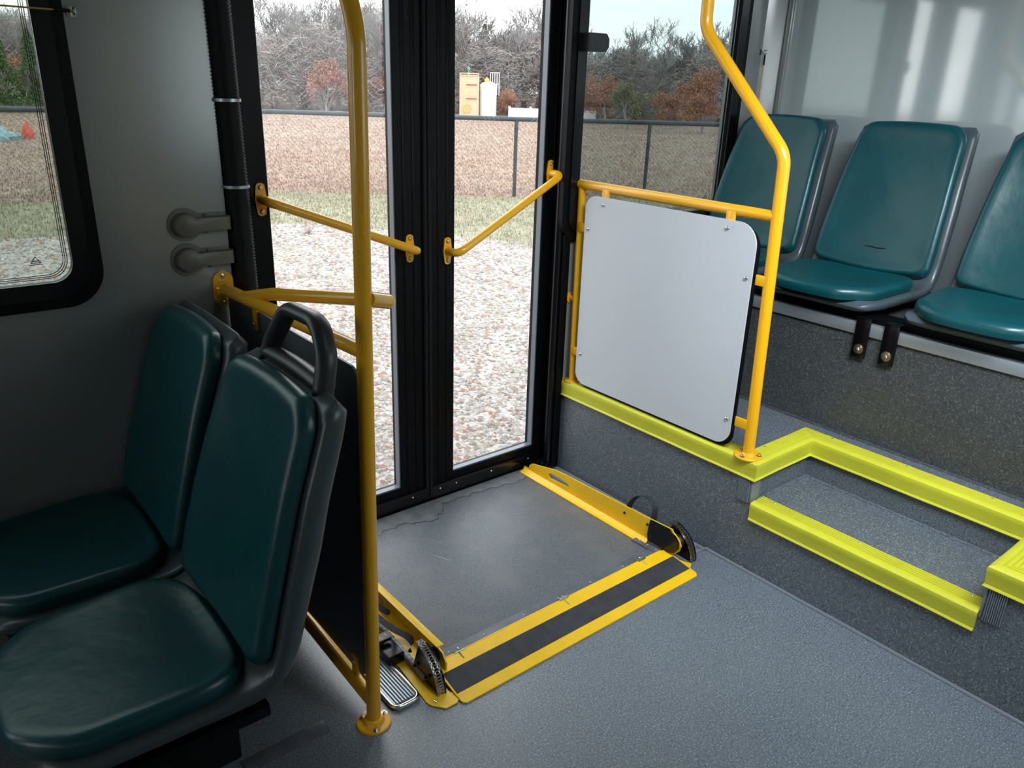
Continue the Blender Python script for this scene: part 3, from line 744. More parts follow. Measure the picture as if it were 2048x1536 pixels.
# ------------------------------------------------------------------ wheelchair ramp
ramp = empty('wheelchair_ramp', (1.33, 1.7, 0), 'fold-out wheelchair ramp with yellow sides on the floor before the door', 'ramp')
bm = B(); bx(bm, .905, 1.770, 1.345, 2.045, -.002, .012, .001); child('deck', bm, 'deck', ramp)
bm = B(); plate(bm, [(.915, 1.340), (1.745, 1.340), (1.74, 1.372), (.93, 1.372)], .010, .0145, 'z'); e_ = child('deck_edge', bm, 'deck_edge', ramp); e_['label'] = 'grey riveted edge strip'
for x in (.945, 1.06, 1.20, 1.33, 1.46, 1.60): screw((x, 1.355, .0135), (0, 0, 1), e_, .6, 'zinc', 'rivet')
# dried puddle along the door: a lighter film with a ragged darker rim
BD = [(.93, 1.955), (1.00, 1.958), (1.083, 1.963), (1.146, 1.971), (1.205, 1.966), (1.251, 1.937), (1.298, 1.931), (1.34, 1.965), (1.363, 2.000), (1.409, 2.006), (1.455, 2.004), (1.535, 1.999), (1.643, 1.984), (1.70, 1.975), (1.74, 1.99)]
def ragged(off, seed):
    rr_ = random.Random(seed); out = []
    for (x0, y0), (x1, y1) in zip(BD, BD[1:]):
        for k in range(9):
            t = k / 9; x = x0 + (x1 - x0) * t; y = y0 + (y1 - y0) * t
            out.append((x, y + off + .0055 * math.sin(x * 97) + .0035 * math.sin(x * 211 + 1) + .0022 * rr_.uniform(-1, 1)))
    out.append((BD[-1][0], BD[-1][1] + off)); return out
bm = B(); plate(bm, ragged(-.006, 3) + [(1.74, 2.043), (.93, 2.043)], .0117, .0122, 'z'); child('water_mark', bm, mat('dark_damp_rim', (.055, .060, .066), .35, mottle=.3, mscale=60), ramp)
bm = B(); plate(bm, ragged(.0, 3) + [(1.74, 2.043), (.93, 2.043)], .0120, .0126, 'z'); child('water_mark', bm, mat('dried_residue', (.135, .145, .155), .45, mottle=.25, mscale=25), ramp)
bm = B()
for (a, b_) in (((1.140, 1.800), (1.190, 1.700)), ((1.20, 1.84), (1.225, 1.80))):
    v = (Vector(b_) - Vector(a)).normalized(); n_ = Vector((-v.y, v.x)) * .0009
    plate(bm, [(a[0] + n_.x, a[1] + n_.y), (a[0] - n_.x, a[1] - n_.y), (b_[0] - n_.x, b_[1] - n_.y), (b_[0] + n_.x, b_[1] + n_.y)], .0118, .0124, 'z')
child('scratch', bm, 'alu', ramp)
# folding flap: sloping plate, yellow with a black grit band
def sl(u, v, w):   # v runs from hinge (0) to the floor edge (1)
    return (u, 1.333 - .141 * v, .0165 * (1 - v) + .0025 + w)
bm = B(); pts = [(.899, 0), (1.768, 0), (1.772, .15), (1.768, .93), (1.760, 1.0), (.885, 1.0), (.876, .94), (.878, .15)]
plate(bm, pts, -.002, .0022, sl); fl_ = child('flap', bm, 'yellow_flat', ramp); fl_['label'] = 'yellow folding flap with black grit band'
bm = B(); plate(bm, [(.884, .27), (1.766, .27), (1.765, .76), (.880, .76)], .0021, .0031, sl); child('grit_band', bm, 'grit', fl_)
bm = B(); tube(bm, [(.90, 1.337, .018), (1.755, 1.337, .018)], .0035, 10); child('hinge_rod', bm, 'yellow_flat', ramp)
for x in (.965, 1.335, 1.665):
    bm = B(); tube(bm, [(x - .016, 1.339, .020), (x + .016, 1.339, .020)], .0052, 10); tube(bm, [(x + .004, 1.339, .022), (x + .005, 1.352, .019)], .0018, 6); tube(bm, [(x - .004, 1.334, .022), (x - .004, 1.310, .019)], .0018, 6); child('hinge_pin', bm, 'zinc', ramp)
# side plates
slot = []
for (a, b_) in ((1.896, .046), (1.890, .038), (1.790, .044), (1.785, .051), (1.800, .058), (1.840, .062), (1.885, .060), (1.896, .054)): slot.append((a, b_))
outl = [(2.040, .010), (2.038, .026), (2.010, .028), (2.004, .046), (1.990, .056), (1.93, .068), (1.86, .0835), (1.80, .0865), (1.42, .098), (1.312, .104), (1.308, .096), (1.296, .090), (1.282, .080), (1.272, .062), (1.276, .042), (1.290, .026), (1.310, .016)]
bm = B(); plate(bm, outl, 1.770, 1.7745, 'x', [slot]); sr = child('side_plate', bm, 'yellow_flat', ramp); sr['label'] = 'yellow upright side plate with slot'
bm = B(); plate(bm, [(1.770, .024), (1.760, .0155), (1.742, .0125), (1.742, .0150), (1.758, .018), (1.767, .026)], 1.40, 2.03, lambda u, v, w: (u, w, v)); child('side_flange', bm, 'yellow_flat', sr)
bm = B(); plate(bm, [(1.400, .024), (1.404, .05), (1.398, .099), (1.322, .103), (1.310, .092), (1.294, .088), (1.280, .072), (1.278, .050), (1.292, .030), (1.318, .022)], 1.763, 1.770, 'x'); eb = child('end_block', bm, 'black_gloss', sr)
for (y, z) in ((1.372, .088), (1.385, .045), (1.300, .050)): screw((1.763, y, z), (-1, 0, 0), eb, .6, 'black_gloss')
bm = B(); plate(bm, [(1.732, 1.44), (1.760, 1.44), (1.762, 1.335), (1.745, 1.328), (1.736, 1.345)], .0125, .017, 'z'); wb = child('wear_plate', bm, 'deck_edge', ramp)
for y in (1.42, 1.385, 1.35): screw((1.750, y, .017), (0, 0, 1), wb, .6, 'zinc', 'rivet')
for (y, z) in ((1.513, .070), (1.412, .074)): screw((1.770, y, z), (-1, 0, 0), sr, .8, 'black_gloss')
def strap(pts, name_parent, w=.018, wd=(1, 0, 0), th=.0014):
    P = catmull3(pts); n = len(P); bm = B(); wv = Vector(wd).normalized(); rows = []
    for i, p in enumerate(P):
        t = (P[min(i + 1, n - 1)] - P[max(i - 1, 0)]).normalized(); nn_ = t.cross(wv).normalized()
        rows.append([bm.verts.new(p + wv * (sx * w / 2) + nn_ * (sn * th / 2)) for sx, sn in ((-1, -1), (1, -1), (1, 1), (-1, 1))])
    for a, b in zip(rows, rows[1:]):
        for j in range(4): k = (j + 1) % 4; bm.faces.new((a[j], a[k], b[k], b[j]))
    bm.faces.new(rows[0][::-1]); bm.faces.new(rows[-1])
    return child('pull_strap', bm, 'strap', name_parent, smooth=50)
def catmull3(P, n=8):
    P = [Vector(p) for p in P]; out = []; Q = [2 * P[0] - P[1]] + P + [2 * P[-1] - P[-2]]
    for i in range(1, len(Q) - 2):
        for k in range(n):
            t = k / n; a, b, c, d = Q[i - 1:i + 3]
            out.append(.5 * ((2 * b) + (c - a) * t + (2 * a - 5 * b + 4 * c - d) * t * t + (3 * b - a - 3 * c + d) * t ** 3))
    out.append(P[-1]); return out
strap([(1.786, 1.512, .060), (1.787, 1.507, .100), (1.790, 1.480, .140), (1.793, 1.440, .154), (1.792, 1.408, .138), (1.788, 1.402, .105), (1.786, 1.405, .060)], sr, .020, (1, -.55, 0))
# sprocket discs with chain at both ends
def disc(xc, x_out, label, a_list):
    cy, cz, rad = 1.352, .0, .104
    pts = [(cy + .03, .004)] + [(cy + rad * math.cos(R(a)), cz + rad * math.sin(R(a))) for a in np.linspace(100, 183, 26)] + [(cy - rad, .003)]
    pts = [(y, max(z, .003)) for y, z in pts]
    bm = B(); plate(bm, pts, xc + .009, xc + .014, 'x'); d = child('chain_disc', bm, 'black_gloss', ramp); d['label'] = label
    bm = B(); plate(bm, [(cy + .02, .004)] + [(cy + (rad - .015) * math.cos(R(a)), max(.004, cz + (rad - .015) * math.sin(R(a)))) for a in np.linspace(95, 183, 20)], xc - .006, xc + .006, 'x'); child('sprocket_hub', bm, 'black_gloss', d)
    bm = B(); nl = 21
    for k in range(nl):
        a = R(96 + 84 * k / (nl - 1)); c = Vector((xc, cy + (rad - .003) * math.cos(a), cz + (rad - .003) * math.sin(a)))
        if c.z < .006: c.z = .006
        t = Vector((0, -math.sin(a), math.cos(a)))
        for sx in ((-.009, .009) if k % 2 else (-.0055, .0055)):
            lp = []
            for q in range(12):
                an = 2 * math.pi * q / 12; rr_ = Vector((0, math.cos(a), math.sin(a)))
                lp.append(c + Vector((sx, 0, 0)) + t * .0070 * math.cos(an) + rr_ * (.0040 - .0012 * math.cos(an) ** 2 * 0) * math.sin(an) * (1.0 if abs(math.cos(an)) > .6 else .72))
            f0 = [bm.verts.new(p - Vector((.001, 0, 0))) for p in lp]; f1 = [bm.verts.new(p + Vector((.001, 0, 0))) for p in lp]
            bm.faces.new(f0[::-1]); bm.faces.new(f1)
            for q in range(12): w_ = (q + 1) % 12; bm.faces.new((f0[q], f0[w_], f1[w_], f1[q]))
        tube(bm, [c - t * .006 - Vector((.0105, 0, 0)), c - t * .006 + Vector((.0105, 0, 0))], .0026, 8)
    child('chain', bm, mat('steel_chain', (.42, .39, .35), .25, metal=1.), d, kind='stuff')
    return d
dr = disc(1.812, 0, 'black quarter disc with chain, right', None)
dl = disc(.850, 0, 'black quarter disc with chain, left', None)
for (y, z) in ((1.372, .062), (1.352, .030), (1.30, .028)): hexbolt((.8385, y, z), (-1, 0, 0), dl, .55, 'black_gloss')
bm = B(); cyl(bm, (1.774, 1.305, .056), (1, 0, 0), .022, .030, 24, .003); child('axle', bm, 'zinc', dr)
bm = B(); cyl(bm, (.853, 1.345, .040), (1, 0, 0), .020, .045, 24, .003); child('axle', bm, 'black_gloss', dl)
bm = B(); plate(bm, [(1.774, 1.30), (1.800, 1.245), (1.776, 1.232), (1.764, 1.245), (1.764, 1.30)], .001, .0035, 'z'); child('base_plate', bm, 'yellow_flat', ramp)
# left side plate seen from outside
outl_l = [(2.035, .012), (2.03, .05), (1.60, .066), (1.345, .068), (1.315, .062), (1.300, .042), (1.300, .018), (1.32, .012)]
bm = B(); plate(bm, outl_l, .897, .9015, 'x'); slp = child('side_plate', bm, 'yellow_flat', ramp)
bm = B(); bx(bm, .894, .915, 1.335, 2.03, .0660, .0690, .001); child('side_flange', bm, 'yellow_flat', slp)
bm = B(); plate(bm, [(.862, .004), (.888, .010), (.896, .040), (.899, .040), (.892, .006), (.862, .001)], 1.33, 2.03, lambda u, v, w: (u, w, v)); child('side_flange', bm, 'yellow_flat', slp)
bm = B(); plate(bm, [(.820, 1.41), (.866, 1.41), (.874, 1.215), (.868, 1.207), (.835, 1.207), (.812, 1.235), (.808, 1.25)], .001, .0045, 'z')
bpz = child('base_plate', bm, 'yellow_flat', ramp); screw((.826, 1.240, .0045), (0, 0, 1), bpz, .95)
bm = B(); bx(bm, .818, .870, 1.40, 2.0, .001, .0042); child('base_plate', bm, 'yellow_flat', ramp)
bm = B(); bx(bm, .868, .900, 1.212, 1.245, .001, .0035); child('base_plate', bm, 'yellow_flat', ramp)
strap([(.892, 1.74, .052), (.870, 1.69, .070), (.862, 1.63, .068), (.874, 1.585, .050), (.893, 1.565, .030)], slp, .016, (1, .0, .3))
strap([(.892, 1.72, .030), (.850, 1.64, .052), (.843, 1.56, .056), (.856, 1.49, .048), (.878, 1.452, .036), (.888, 1.436, .018)], slp, .018, (.9, .3, .3))
bm = B(); pts = []; rr = []; n = 120
for k in range(n):
    f = k / (n - 1); pts.append((.842 + .010 * math.sin(f * 3), 1.80 - .49 * f, .014 + .006 * math.sin(f * math.pi))); rr.append(.0085 if k % 4 < 2 else .0068)
tube(bm, pts, rr, 12); cdt = child('conduit', bm, 'conduit', ramp, smooth=70)
# release latch
bm = B(); bx(bm, .796, .842, 1.405, 1.470, .004, .036, .003); la = child('latch_box', bm, 'black_gloss', ramp)
bm = B(); plate(bm, rrect(.775, .838, 1.455, 1.482, .010, 6), .044, .054, 'z'); cyl(bm, (.806, 1.468, .03), (0, 0, 1), .010, .018); lv = child('latch_lever', bm, 'black_gloss', la)
bm = B(); tube(bm, [(.806 + .008 * math.cos(t), 1.4685 + .008 * math.sin(t), .0542) for t in [2 * math.pi * i / 20 for i in range(21)]], .0008, 6, cap=False)
cyl(bm, (.806, 1.4685, .0538), (0, 0, 1), .003, .0008)
for x in (.788, .824): bx(bm, x - .003, x + .003, 1.4635, 1.4645, .0538, .0546); bx(bm, x - .003, x + .003, 1.4725, 1.4735, .0538, .0546); bx(bm, x - .0008, x + .0008, 1.4635, 1.4735, .0538, .0546)
child('lever_mark', bm, 'white_mark', la)
# small warning label on the left side plate
bm = B(); plate(bm, rrect(1.590, 1.640, .020, .052, .006), .8962, .8970, 'x'); wl = child('warning_label', bm, 'white_mark', slp)
bm = B(); tube(bm, [(.8958, 1.615 + .012 * math.cos(t), .037 + .010 * math.sin(t)) for t in [2 * math.pi * i / 20 for i in range(21)]], .0010, 6, cap=False)
tube(bm, [(.8958, 1.607, .044), (.8958, 1.623, .030)], .0010, 6); child('label_mark', bm, 'red_paint', wl)

# ribbed aluminium floor tracks beside the ramp
def track(x0, x1, y0, y1, label, loop=False):
    r = empty('floor_track', ((x0 + x1) / 2, (y0 + y1) / 2, 0), label, 'floor track')
    n = 8; w = (x1 - x0) / n; prof = [(x0, .001), (x0, .006)]
    for k in range(n): a = x0 + k * w; prof += [(a + w * .15, .0105), (a + w * .6, .0105), (a + w * .7, .006), (a + w * .95, .006)]
    prof += [(x1, .006), (x1, .001)]
    bm = B(); plate(bm, prof, y0, y1, lambda u, v, w_: (u, w_, v)); child('ribbed_strip', bm, 'alu', r, smooth=15)
    if loop:
        bm = B(); tube(bm, fillet([(x0 - .004, y1, .008), (x0 - .004, y0 - .012, .008), (x1 + .004, y0 - .012, .008), (x1 + .004, y1, .008)], .022, 9), .0055, 12); child('rim', bm, 'chrome', r, smooth=60)
    else:
        bm = B(); bx(bm, x1, x1 + .006, y0 - .03, y1, .001, .010, .001); bx(bm, x0 - .004, x0, y0, y1, .001, .009, .001); child('rim', bm, 'alu', r)
    return r
track(1.836, 1.892, 1.300, 1.985, 'grey ribbed aluminium channel between the ramp and the riser')
track(.738, .800, 1.285, 1.98, 'ribbed aluminium channel with rounded chrome end left of the ramp', True)
bm = B(); bx(bm, 1.850, 1.900, 1.274, 1.281, 0, .004, .001); e2 = obj('seam_strip', bm, 'grey_rib'); tag(e2, 'thin grey seam strip across the end of the right floor channel', 'strip')

# ------------------------------------------------------------------ outside
ZG = -.35
def gpoly(name, pts, z, m, kind='structure'):
    bm = B(); plate(bm, pts, z - .15, z, 'z'); return obj(name, bm, m, kind=kind, smooth=0)
FL = [(-14, 13.4), (-4, 13.2), (1.58, 12.9), (5.37, 12.5), (8.445, 10.25), (10.415, 9.15), (12.6, 7.6), (16, 5.2), (24, -2)]
gpoly('ground_field', [(-90, 10), (-14, 10)] + [(24, -2), (140, -60), (160, 120), (-90, 120)], ZG - .02, 'field')
gpoly('ground_lawn', [(x, y - .15) for x, y in FL][::1] + [(20, -6), (10, -2), (6, 6.5), (-14, 9.0)], ZG - .004, 'lawn')
gpoly('ground_gravel', [(-14, 10.3), (1.2, 10.0), (4.1, 9.6), (5.2, 8.3), (6.1, 6.8), (7.5, 4.5), (9.5, 0), (12, -8), (-14, -8)], ZG, 'gravel')

def scatter_tri(name, P, size_fn, m, kind, label, cat, build):
    V, F = [], []
    for p in P: build(V, F, p, size_fn(p))
    me = bpy.data.meshes.new(name); me.from_pydata(V, [], F); me.materials.append(M[m]); o = bpy.data.objects.new(name, me); COL.objects.link(o)
    tag(o, label, cat, None, kind); return o
def stone(V, F, p, s):
    b = len(V); a0 = random.random() * 3.14; ca, sa = math.cos(a0), math.sin(a0); e = .6 + .5 * random.random()
    for dx, dy, dz in ((1, 0, .1), (0, e, .15), (-1, .1, .05), (0, -e, .1), (.1, .1, .75)):
        dx *= s * (.8 + .4 * random.random()); dy *= s
        V.append((p[0] + ca * dx - sa * dy, p[1] + sa * dx + ca * dy, ZG + dz * s))
    for i in range(4): F.append((b + i, b + (i + 1) % 4, b + 4))
def grav_ok(x, y):
    return y < 10.1 - .1 * max(0, x - 1) - max(0, x - 4.0) * 1.35 + .25 * math.sin(x * 3)
P = []
while len(P) < 46000:
    d = 2.2 + 9 * random.random() ** 1.5; a = R(random.uniform(28, 100)); x, y = d * math.cos(a), d * math.sin(a) + .0
    if y < 2.15 or not grav_ok(x, y): continue
    P.append((x, y))
scatter_tri('gravel', P, lambda p: .008 + .012 * random.random() ** 2 + .0012 * p[1], 'stone', 'stuff', 'pale loose gravel on the ground outside the door', 'gravel', stone)
def tuft(V, F, p, s):
    for _ in range(3):
        b = len(V); a = random.uniform(0, 6.28); l = s * random.uniform(.6, 1.2); w = .004 + .0004 * p[1]
        dx, dy = math.cos(a), math.sin(a); ox, oy = random.uniform(-.05, .05), random.uniform(-.05, .05)
        V.extend([(p[0] + ox - dy * w, p[1] + oy + dx * w, ZG - .02), (p[0] + ox + dy * w, p[1] + oy - dx * w, ZG - .02), (p[0] + ox + dx * l * .5, p[1] + oy + dy * l * .5, ZG - .02 + l)])
        F.append((b, b + 1, b + 2))
P = []
def beyond(x, y):
    for (x0, y0), (x1, y1) in zip(FL, FL[1:]):
        if x0 <= x <= x1: return y > y0 + (y1 - y0) * (x - x0) / (x1 - x0)
    return x > 16
while len(P) < 42000:
    d = 11.5 + 30 * random.random() ** 2.0; a = R(random.uniform(26, 98)); x, y = d * math.cos(a), d * math.sin(a)
    if beyond(x, y): P.append((x, y))
scatter_tri('dry_grass', P, lambda p: random.uniform(.02, .075), 'blade', 'stuff', 'dry tan and reddish grass covering the field behind the fence', 'grass', tuft)
M['lawn_blade'] = island_mat('lawn_blades', [(.28, .27, .19), (.32, .315, .22), (.27, .235, .17), (.38, .36, .28)], .9)
P = []
while len(P) < 22000:
    d = 7 + 7 * random.random(); a = R(random.uniform(26, 98)); x, y = d * math.cos(a), d * math.sin(a)
    if not beyond(x, y + .1) and not grav_ok(x, y + .1): P.append((x, y))
scatter_tri('short_grass', P, lambda p: random.uniform(.03, .07), 'lawn_blade', 'stuff', 'short pale green grass strip between gravel and fence', 'grass', tuft)
def small_weed(V, F, p, s):
    for _ in range(40):
        b = len(V); a = random.uniform(0, 6.28); e = random.uniform(.2, 1.2); l = s * random.uniform(.5, 1)
        dx, dy, dz = math.cos(a) * math.cos(e), math.sin(a) * math.cos(e), math.sin(e); w = .006
        V.extend([(p[0] - dy * w, p[1] + dx * w, ZG), (p[0] + dy * w, p[1] - dx * w, ZG), (p[0] + dx * l, p[1] + dy * l, ZG + dz * l)]); F.append((b, b + 1, b + 2))
scatter_tri('weed', [(4.05, 8.75)], lambda p: .22, 'twig', None, 'small grey dry weed at the far edge of the gravel', 'weed', small_weed)

# fence
FH = 1.22
fence = empty('chain_link_fence', (5.37, 12.5, ZG), 'chain-link fence with dark pipe rail between lawn and field', 'fence')
def along(step):
    out = []; rest = 0.
    for (x0, y0), (x1, y1) in zip(FL[1:-1], FL[2:-1] + [FL[-1]]):
        L = math.hypot(x1 - x0, y1 - y0); t = rest
        while t < L: out.append((x0 + (x1 - x0) * t / L, y0 + (y1 - y0) * t / L, (x1 - x0) / L, (y1 - y0) / L)); t += step
        rest = t - L
    return out
bm = B(); tube(bm, [(x, y, ZG + FH) for x, y in FL[:-1]], .036, 10); child('top_rail', bm, 'galv', fence)
for (x, y) in ((-2.6, 13.17), (-.3, 13.05), (2.35, 12.84), (8.445, 10.25), (10.415, 9.15), (12.6, 7.6), (14.3, 6.4)):
    bm = B(); tube(bm, [(x, y, ZG), (x, y, ZG + FH)], .030, 10); lathe(bm, [(.031, 0), (.036, 0), (.036, .03), (.031, .03)], (x, y, ZG + FH - .16), (0, 0, 1), 12); child('post', bm, 'galv', fence)
V, F = [], []
def seg(a, b, w=.0030):
    k = len(V); a, b = Vector(a), Vector(b); t = (b - a).normalized(); n_ = t.cross(Vector((.3, 1, 0)).normalized()).normalized() * w; m_ = t.cross(n_).normalized() * w
    for p in (a, b):
        for q in (n_, -.5 * n_ + .87 * m_, -.5 * n_ - .87 * m_): V.append(tuple(p + q))
    for j in range(3): l = (j + 1) % 3; F.append((k + j, k + l, k + 3 + l, k + 3 + j))
hgt = FH - .03
for x, y, dx, dy in along(.0725):
    if x > 14: continue
    seg((x, y, ZG + .02), (x + dx * hgt, y + dy * hgt, ZG + hgt)) if False else None
    seg((x - dx * hgt / 2, y - dy * hgt / 2, ZG + .02), (x + dx * hgt / 2, y + dy * hgt / 2, ZG + FH + .02))
    seg((x + dx * hgt / 2, y + dy * hgt / 2, ZG + .02), (x - dx * hgt / 2, y - dy * hgt / 2, ZG + FH + .02))
me = bpy.data.meshes.new('wire_mesh'); me.from_pydata(V, [], F); me.materials.append(M['wire']); o = bpy.data.objects.new('wire_mesh', me); COL.objects.link(o); o.parent = fence; o.location = -fence.location; o['kind'] = 'stuff'

# tanks, wall and clutter across the field (about 45 m away)
def dirpt(az, dist): return Vector((dist * math.cos(R(az)), dist * math.sin(R(az)), 0))
ZF = ZG - .02
tk = empty('storage_tank', (27.0, 36.9, ZF), 'beige rectangular tank with two red bars and a round hatch', 'tank')
ez = Vector((.81, -.59, 0)); ey = Vector((.59, .81, 0))     # across / away as seen from the bus
def loc_box(bm, c, a0, a1, b0, b1, z0, z1, bev=0):
    r_ = bmesh.ops.create_cube(bm, size=1.)
    for v in r_['verts']:
        u = (a0 + a1) / 2 + v.co.x * (a1 - a0); w = (b0 + b1) / 2 + v.co.y * (b1 - b0); z = (z0 + z1) / 2 + v.co.z * (z1 - z0)
        v.co = Vector(c) + ez * u + ey * w + Vector((0, 0, z))
    return bm
c = (27.0, 36.9, ZF)
bm = loc_box(B(), c, -.50, .50, 0, 1.3, .0, 2.10); child('tank_body', bm, 'beige', tk)
for (a, b_) in ((-.54, -.47), (.45, .52)):
    bm = loc_box(B(), c, a, b_, -.04, .04, 0, 2.25); child('corner_post', bm, 'beige', tk)
bm = loc_box(B(), c, -.54, .52, -.04, .02, 2.10, 2.15); loc_box(bm, c, -.54, .52, -.04, .02, 2.20, 2.25); child('top_rail', bm, 'beige', tk)
for z in (1.63, .92): child('bar', loc_box(B(), c, -.17, .40, -.06, -.01, z, z + .045), 'red_rust', tk)
bm = B(); lathe(bm, [(0, 0), (.24, 0), (.24, .05), (.19, .05), (.18, .03), (0, .03)], Vector(c) + ez * -.12 + Vector((0, 0, .42)), -ey, 24); child('hatch', bm, mat('ochre_hatch', (.62, .42, .18), .6), tk)
bm = B(); lathe(bm, [(0, 0), (.10, 0), (.06, .15), (.05, .25), (.09, .28), (.09, .38), (.03, .46), (0, .46)], Vector(c) + ez * -.05 + ey * .4 + Vector((0, 0, 2.1)), (0, 0, 1), 12); child('valve', bm, 'valve_green', tk)
ct = Vector(c) + ez * 1.04 + ey * .5
tk2 = empty('storage_tank', tuple(ct), 'white cylindrical tank with conical top beside the beige tank', 'tank')
bm = B(); lathe(bm, [(0, 0), (.47, 0), (.47, 1.66), (.30, 1.78), (.08, 1.86), (0, 1.86)], ct, (0, 0, 1), 28); child('tank_body', bm, 'white', tk2)
bm = B(); lathe(bm, [(0, 0), (.12, 0), (.14, .08), (.05, .20), (0, .2)], ct + ez * -.08 + Vector((0, 0, 1.84)), (0, 0, 1), 12); child('cap', bm, 'valve_yellow', tk2)
bm = B()
for k in range(5):
    p = ct + ez * (.10 + k * .12) - ey * .3; tube(bm, [p + Vector((0, 0, 1.68 if k < 3 else 1.15)), p + Vector((0, 0, 2.30))], .020, 6)
for z in (2.30, 1.72): tube(bm, [ct + ez * .08 - ey * .3 + Vector((0, 0, z)), ct + ez * .60 - ey * .3 + Vector((0, 0, z))], .020, 6)
child('ladder_rail', bm, 'white', tk2)
def pxd(u):
    d = cam.matrix_world.to_3x3() @ Vector(((u - 1024) / 1562.42, 603 / 1562.42, -1)); return math.atan2(d.y, d.x)
cw = Vector((44 * math.cos(pxd(1020)), 44 * math.sin(pxd(1020)), ZF)); cw2 = Vector((43.4 * math.cos(pxd(1194)), 43.4 * math.sin(pxd(1194)), ZF))
ez = (cw2 - cw).normalized(); ey = Vector((-ez.y, ez.x, 0)); WLn = (cw2 - cw).length
lw = empty('low_wall', tuple(cw), 'long low white wall to the right of the tanks', 'wall')
bm = loc_box(B(), cw, 0, WLn, 0, .12, .0, .58); child('wall_panel', bm, 'white', lw)
for k in range(5): child('post', loc_box(B(), cw, -.04 + k * WLn / 4, .04 + k * WLn / 4, -.03, .15, 0, .66), 'white', lw)
# clutter behind the fence seen by the left window
def heap(name, c, s, m, label, cat):
    bm = B(); r_ = bmesh.ops.create_icosphere(bm, subdivisions=3, radius=1.)
    for v in bm.verts:
        k = 1 + .25 * math.sin(v.co.x * 5 + c[0]) * math.cos(v.co.y * 4 + v.co.z * 3)
        v.co = Vector((c[0] + v.co.x * s[0] * k, c[1] + v.co.y * s[1] * k, max(ZF, ZF + v.co.z * s[2] * k)))
    tag(obj(name, bm, m, smooth=40), label, cat)
heap('tarp_heap', (2.75, 24.6, 0), (.7, .5, .36), 'tarp', 'blue-green tarp heap behind the fence in the left window', 'heap')
heap('sheet_pile', (1.35, 24.9, 0), (.45, .4, .30), 'white_cool', 'pale blue sheet pile left of the tarp heap', 'pile')
heap('fuel_can', (3.75, 24.9, 0), (.14, .14, .40), 'red_paint', 'small red drum at the edge of the left window', 'drum')

# ------------------------------------------------------------------ trees
def branchy(V, F, p, d, l, r, depth, spread, up_, nseg=3, minr=.012, tips=None, dens_=.55):
    p = Vector(p); d = Vector(d).normalized(); pts = [p]; rs = [r]
    for i in range(nseg):
        d = (d + Vector((random.gauss(0, .13), random.gauss(0, .13), random.gauss(0, .08) + up_ * .05))).normalized()
        p = p + d * l / nseg; pts.append(p.copy()); rs.append(max(minr, r * (1 - .45 * (i + 1) / nseg)))
    k = len(V); s = 4 if r > .05 else 3
    for i, q in enumerate(pts):
        t = (pts[min(i + 1, nseg)] - pts[max(i - 1, 0)]).normalized(); u = t.orthogonal().normalized(); w = t.cross(u)
        for j in range(s): a = 2 * math.pi * j / s; V.append(tuple(q + rs[i] * (u * math.cos(a) + w * math.sin(a))))
    for i in range(nseg):
        for j in range(s): m_ = (j + 1) % s; F.append((k + i * s + j, k + i * s + m_, k + (i + 1) * s + m_, k + (i + 1) * s + j))
    if depth == 0:
        if tips is not None: tips.extend(pts[1:])
        return
    nb = 2 if depth > 1 else 3
    for b in range(nb + (1 if random.random() < dens_ else 0)):
        i = random.randint(max(1, nseg - 2), nseg); q = pts[i]
        ax = d.orthogonal().normalized(); ax.rotate(Matrix.Rotation(random.uniform(0, 6.28), 3, d))
        nd = (d * math.cos(spread) + ax * math.sin(spread) * random.uniform(.6, 1.2) + Vector((0, 0, up_ * .25))).normalized()
        branchy(V, F, q, nd, l * random.uniform(.66, .90), rs[i] * .66, depth - 1, spread, up_, nseg, minr, tips, dens_)
def mesh_from(name, V, F, m):
    me = bpy.data.meshes.new(name); me.from_pydata(V, [], F); me.materials.append(M[m]); return me
bare = []
for k in range(5):
    random.seed(30 + k); V, F = [], []
    branchy(V, F, (0, 0, 0), (random.uniform(-.1, .1), 0, 1), 1.75, .17, 7, R(31), .62, 3, .0125)
    if k % 2: branchy(V, F, (.25, 0, 0), (.35, .1, 1), 1.6, .12, 6, R(34), .55, 3, .0125)
    bare.append(mesh_from('branches', V, F, 'bark' if k % 2 else 'bark_dark'))
def leafy(seed, m, h, n, sz, cone=False, dens=1.):
    random.seed(seed); V, F, tips = [], [], []
    branchy(V, F, (0, 0, 0), (0, 0, 1), h * .24, .10, 5, R(38), .4, 3, .010, tips, 1.0)
    br = mesh_from('branches', V, F, 'bark'); LV, LF = [], []
    pool = []
    for _ in range(n):
        if cone:
            z = random.random() ** 1.3; rr_ = (1 - z) * h * .26 * math.sqrt(random.random()) + .05; a = random.uniform(0, 6.28)
            rr_ *= 1 + .35 * math.sin(a * 3 + z * 14); p = Vector((rr_ * math.cos(a), rr_ * math.sin(a), .1 * h + z * h * .9))
        else:
            t = random.choice(tips); p = Vector(t) + Vector((random.gauss(0, .16), random.gauss(0, .16), random.gauss(0, .14)))
        s = sz * random.uniform(.6, 1.3); u = Vector((random.gauss(0, 1), random.gauss(0, 1), random.gauss(0, 1))).normalized(); w = u.orthogonal().normalized(); q = u.cross(w)
        b = len(LV); LV.extend([tuple(p + w * s), tuple(p + q * s * .7), tuple(p - w * s), tuple(p - q * s * .7)]); LF.append((b, b + 1, b + 2, b + 3))
    return br, mesh_from('foliage', LV, LF, m)
red = leafy(3, 'red_leaf', 5.0, 5200, .050, cone=False); rust = leafy(5, 'rust_leaf', 5.4, 9000, .055); rust2 = leafy(9, 'rust_leaf', 4.4, 6000, .055)
cedar = leafy(11, 'green_leaf', 6.0, 9000, .07, True); olive = leafy(13, 'olive_leaf', 4.6, 5200, .05)
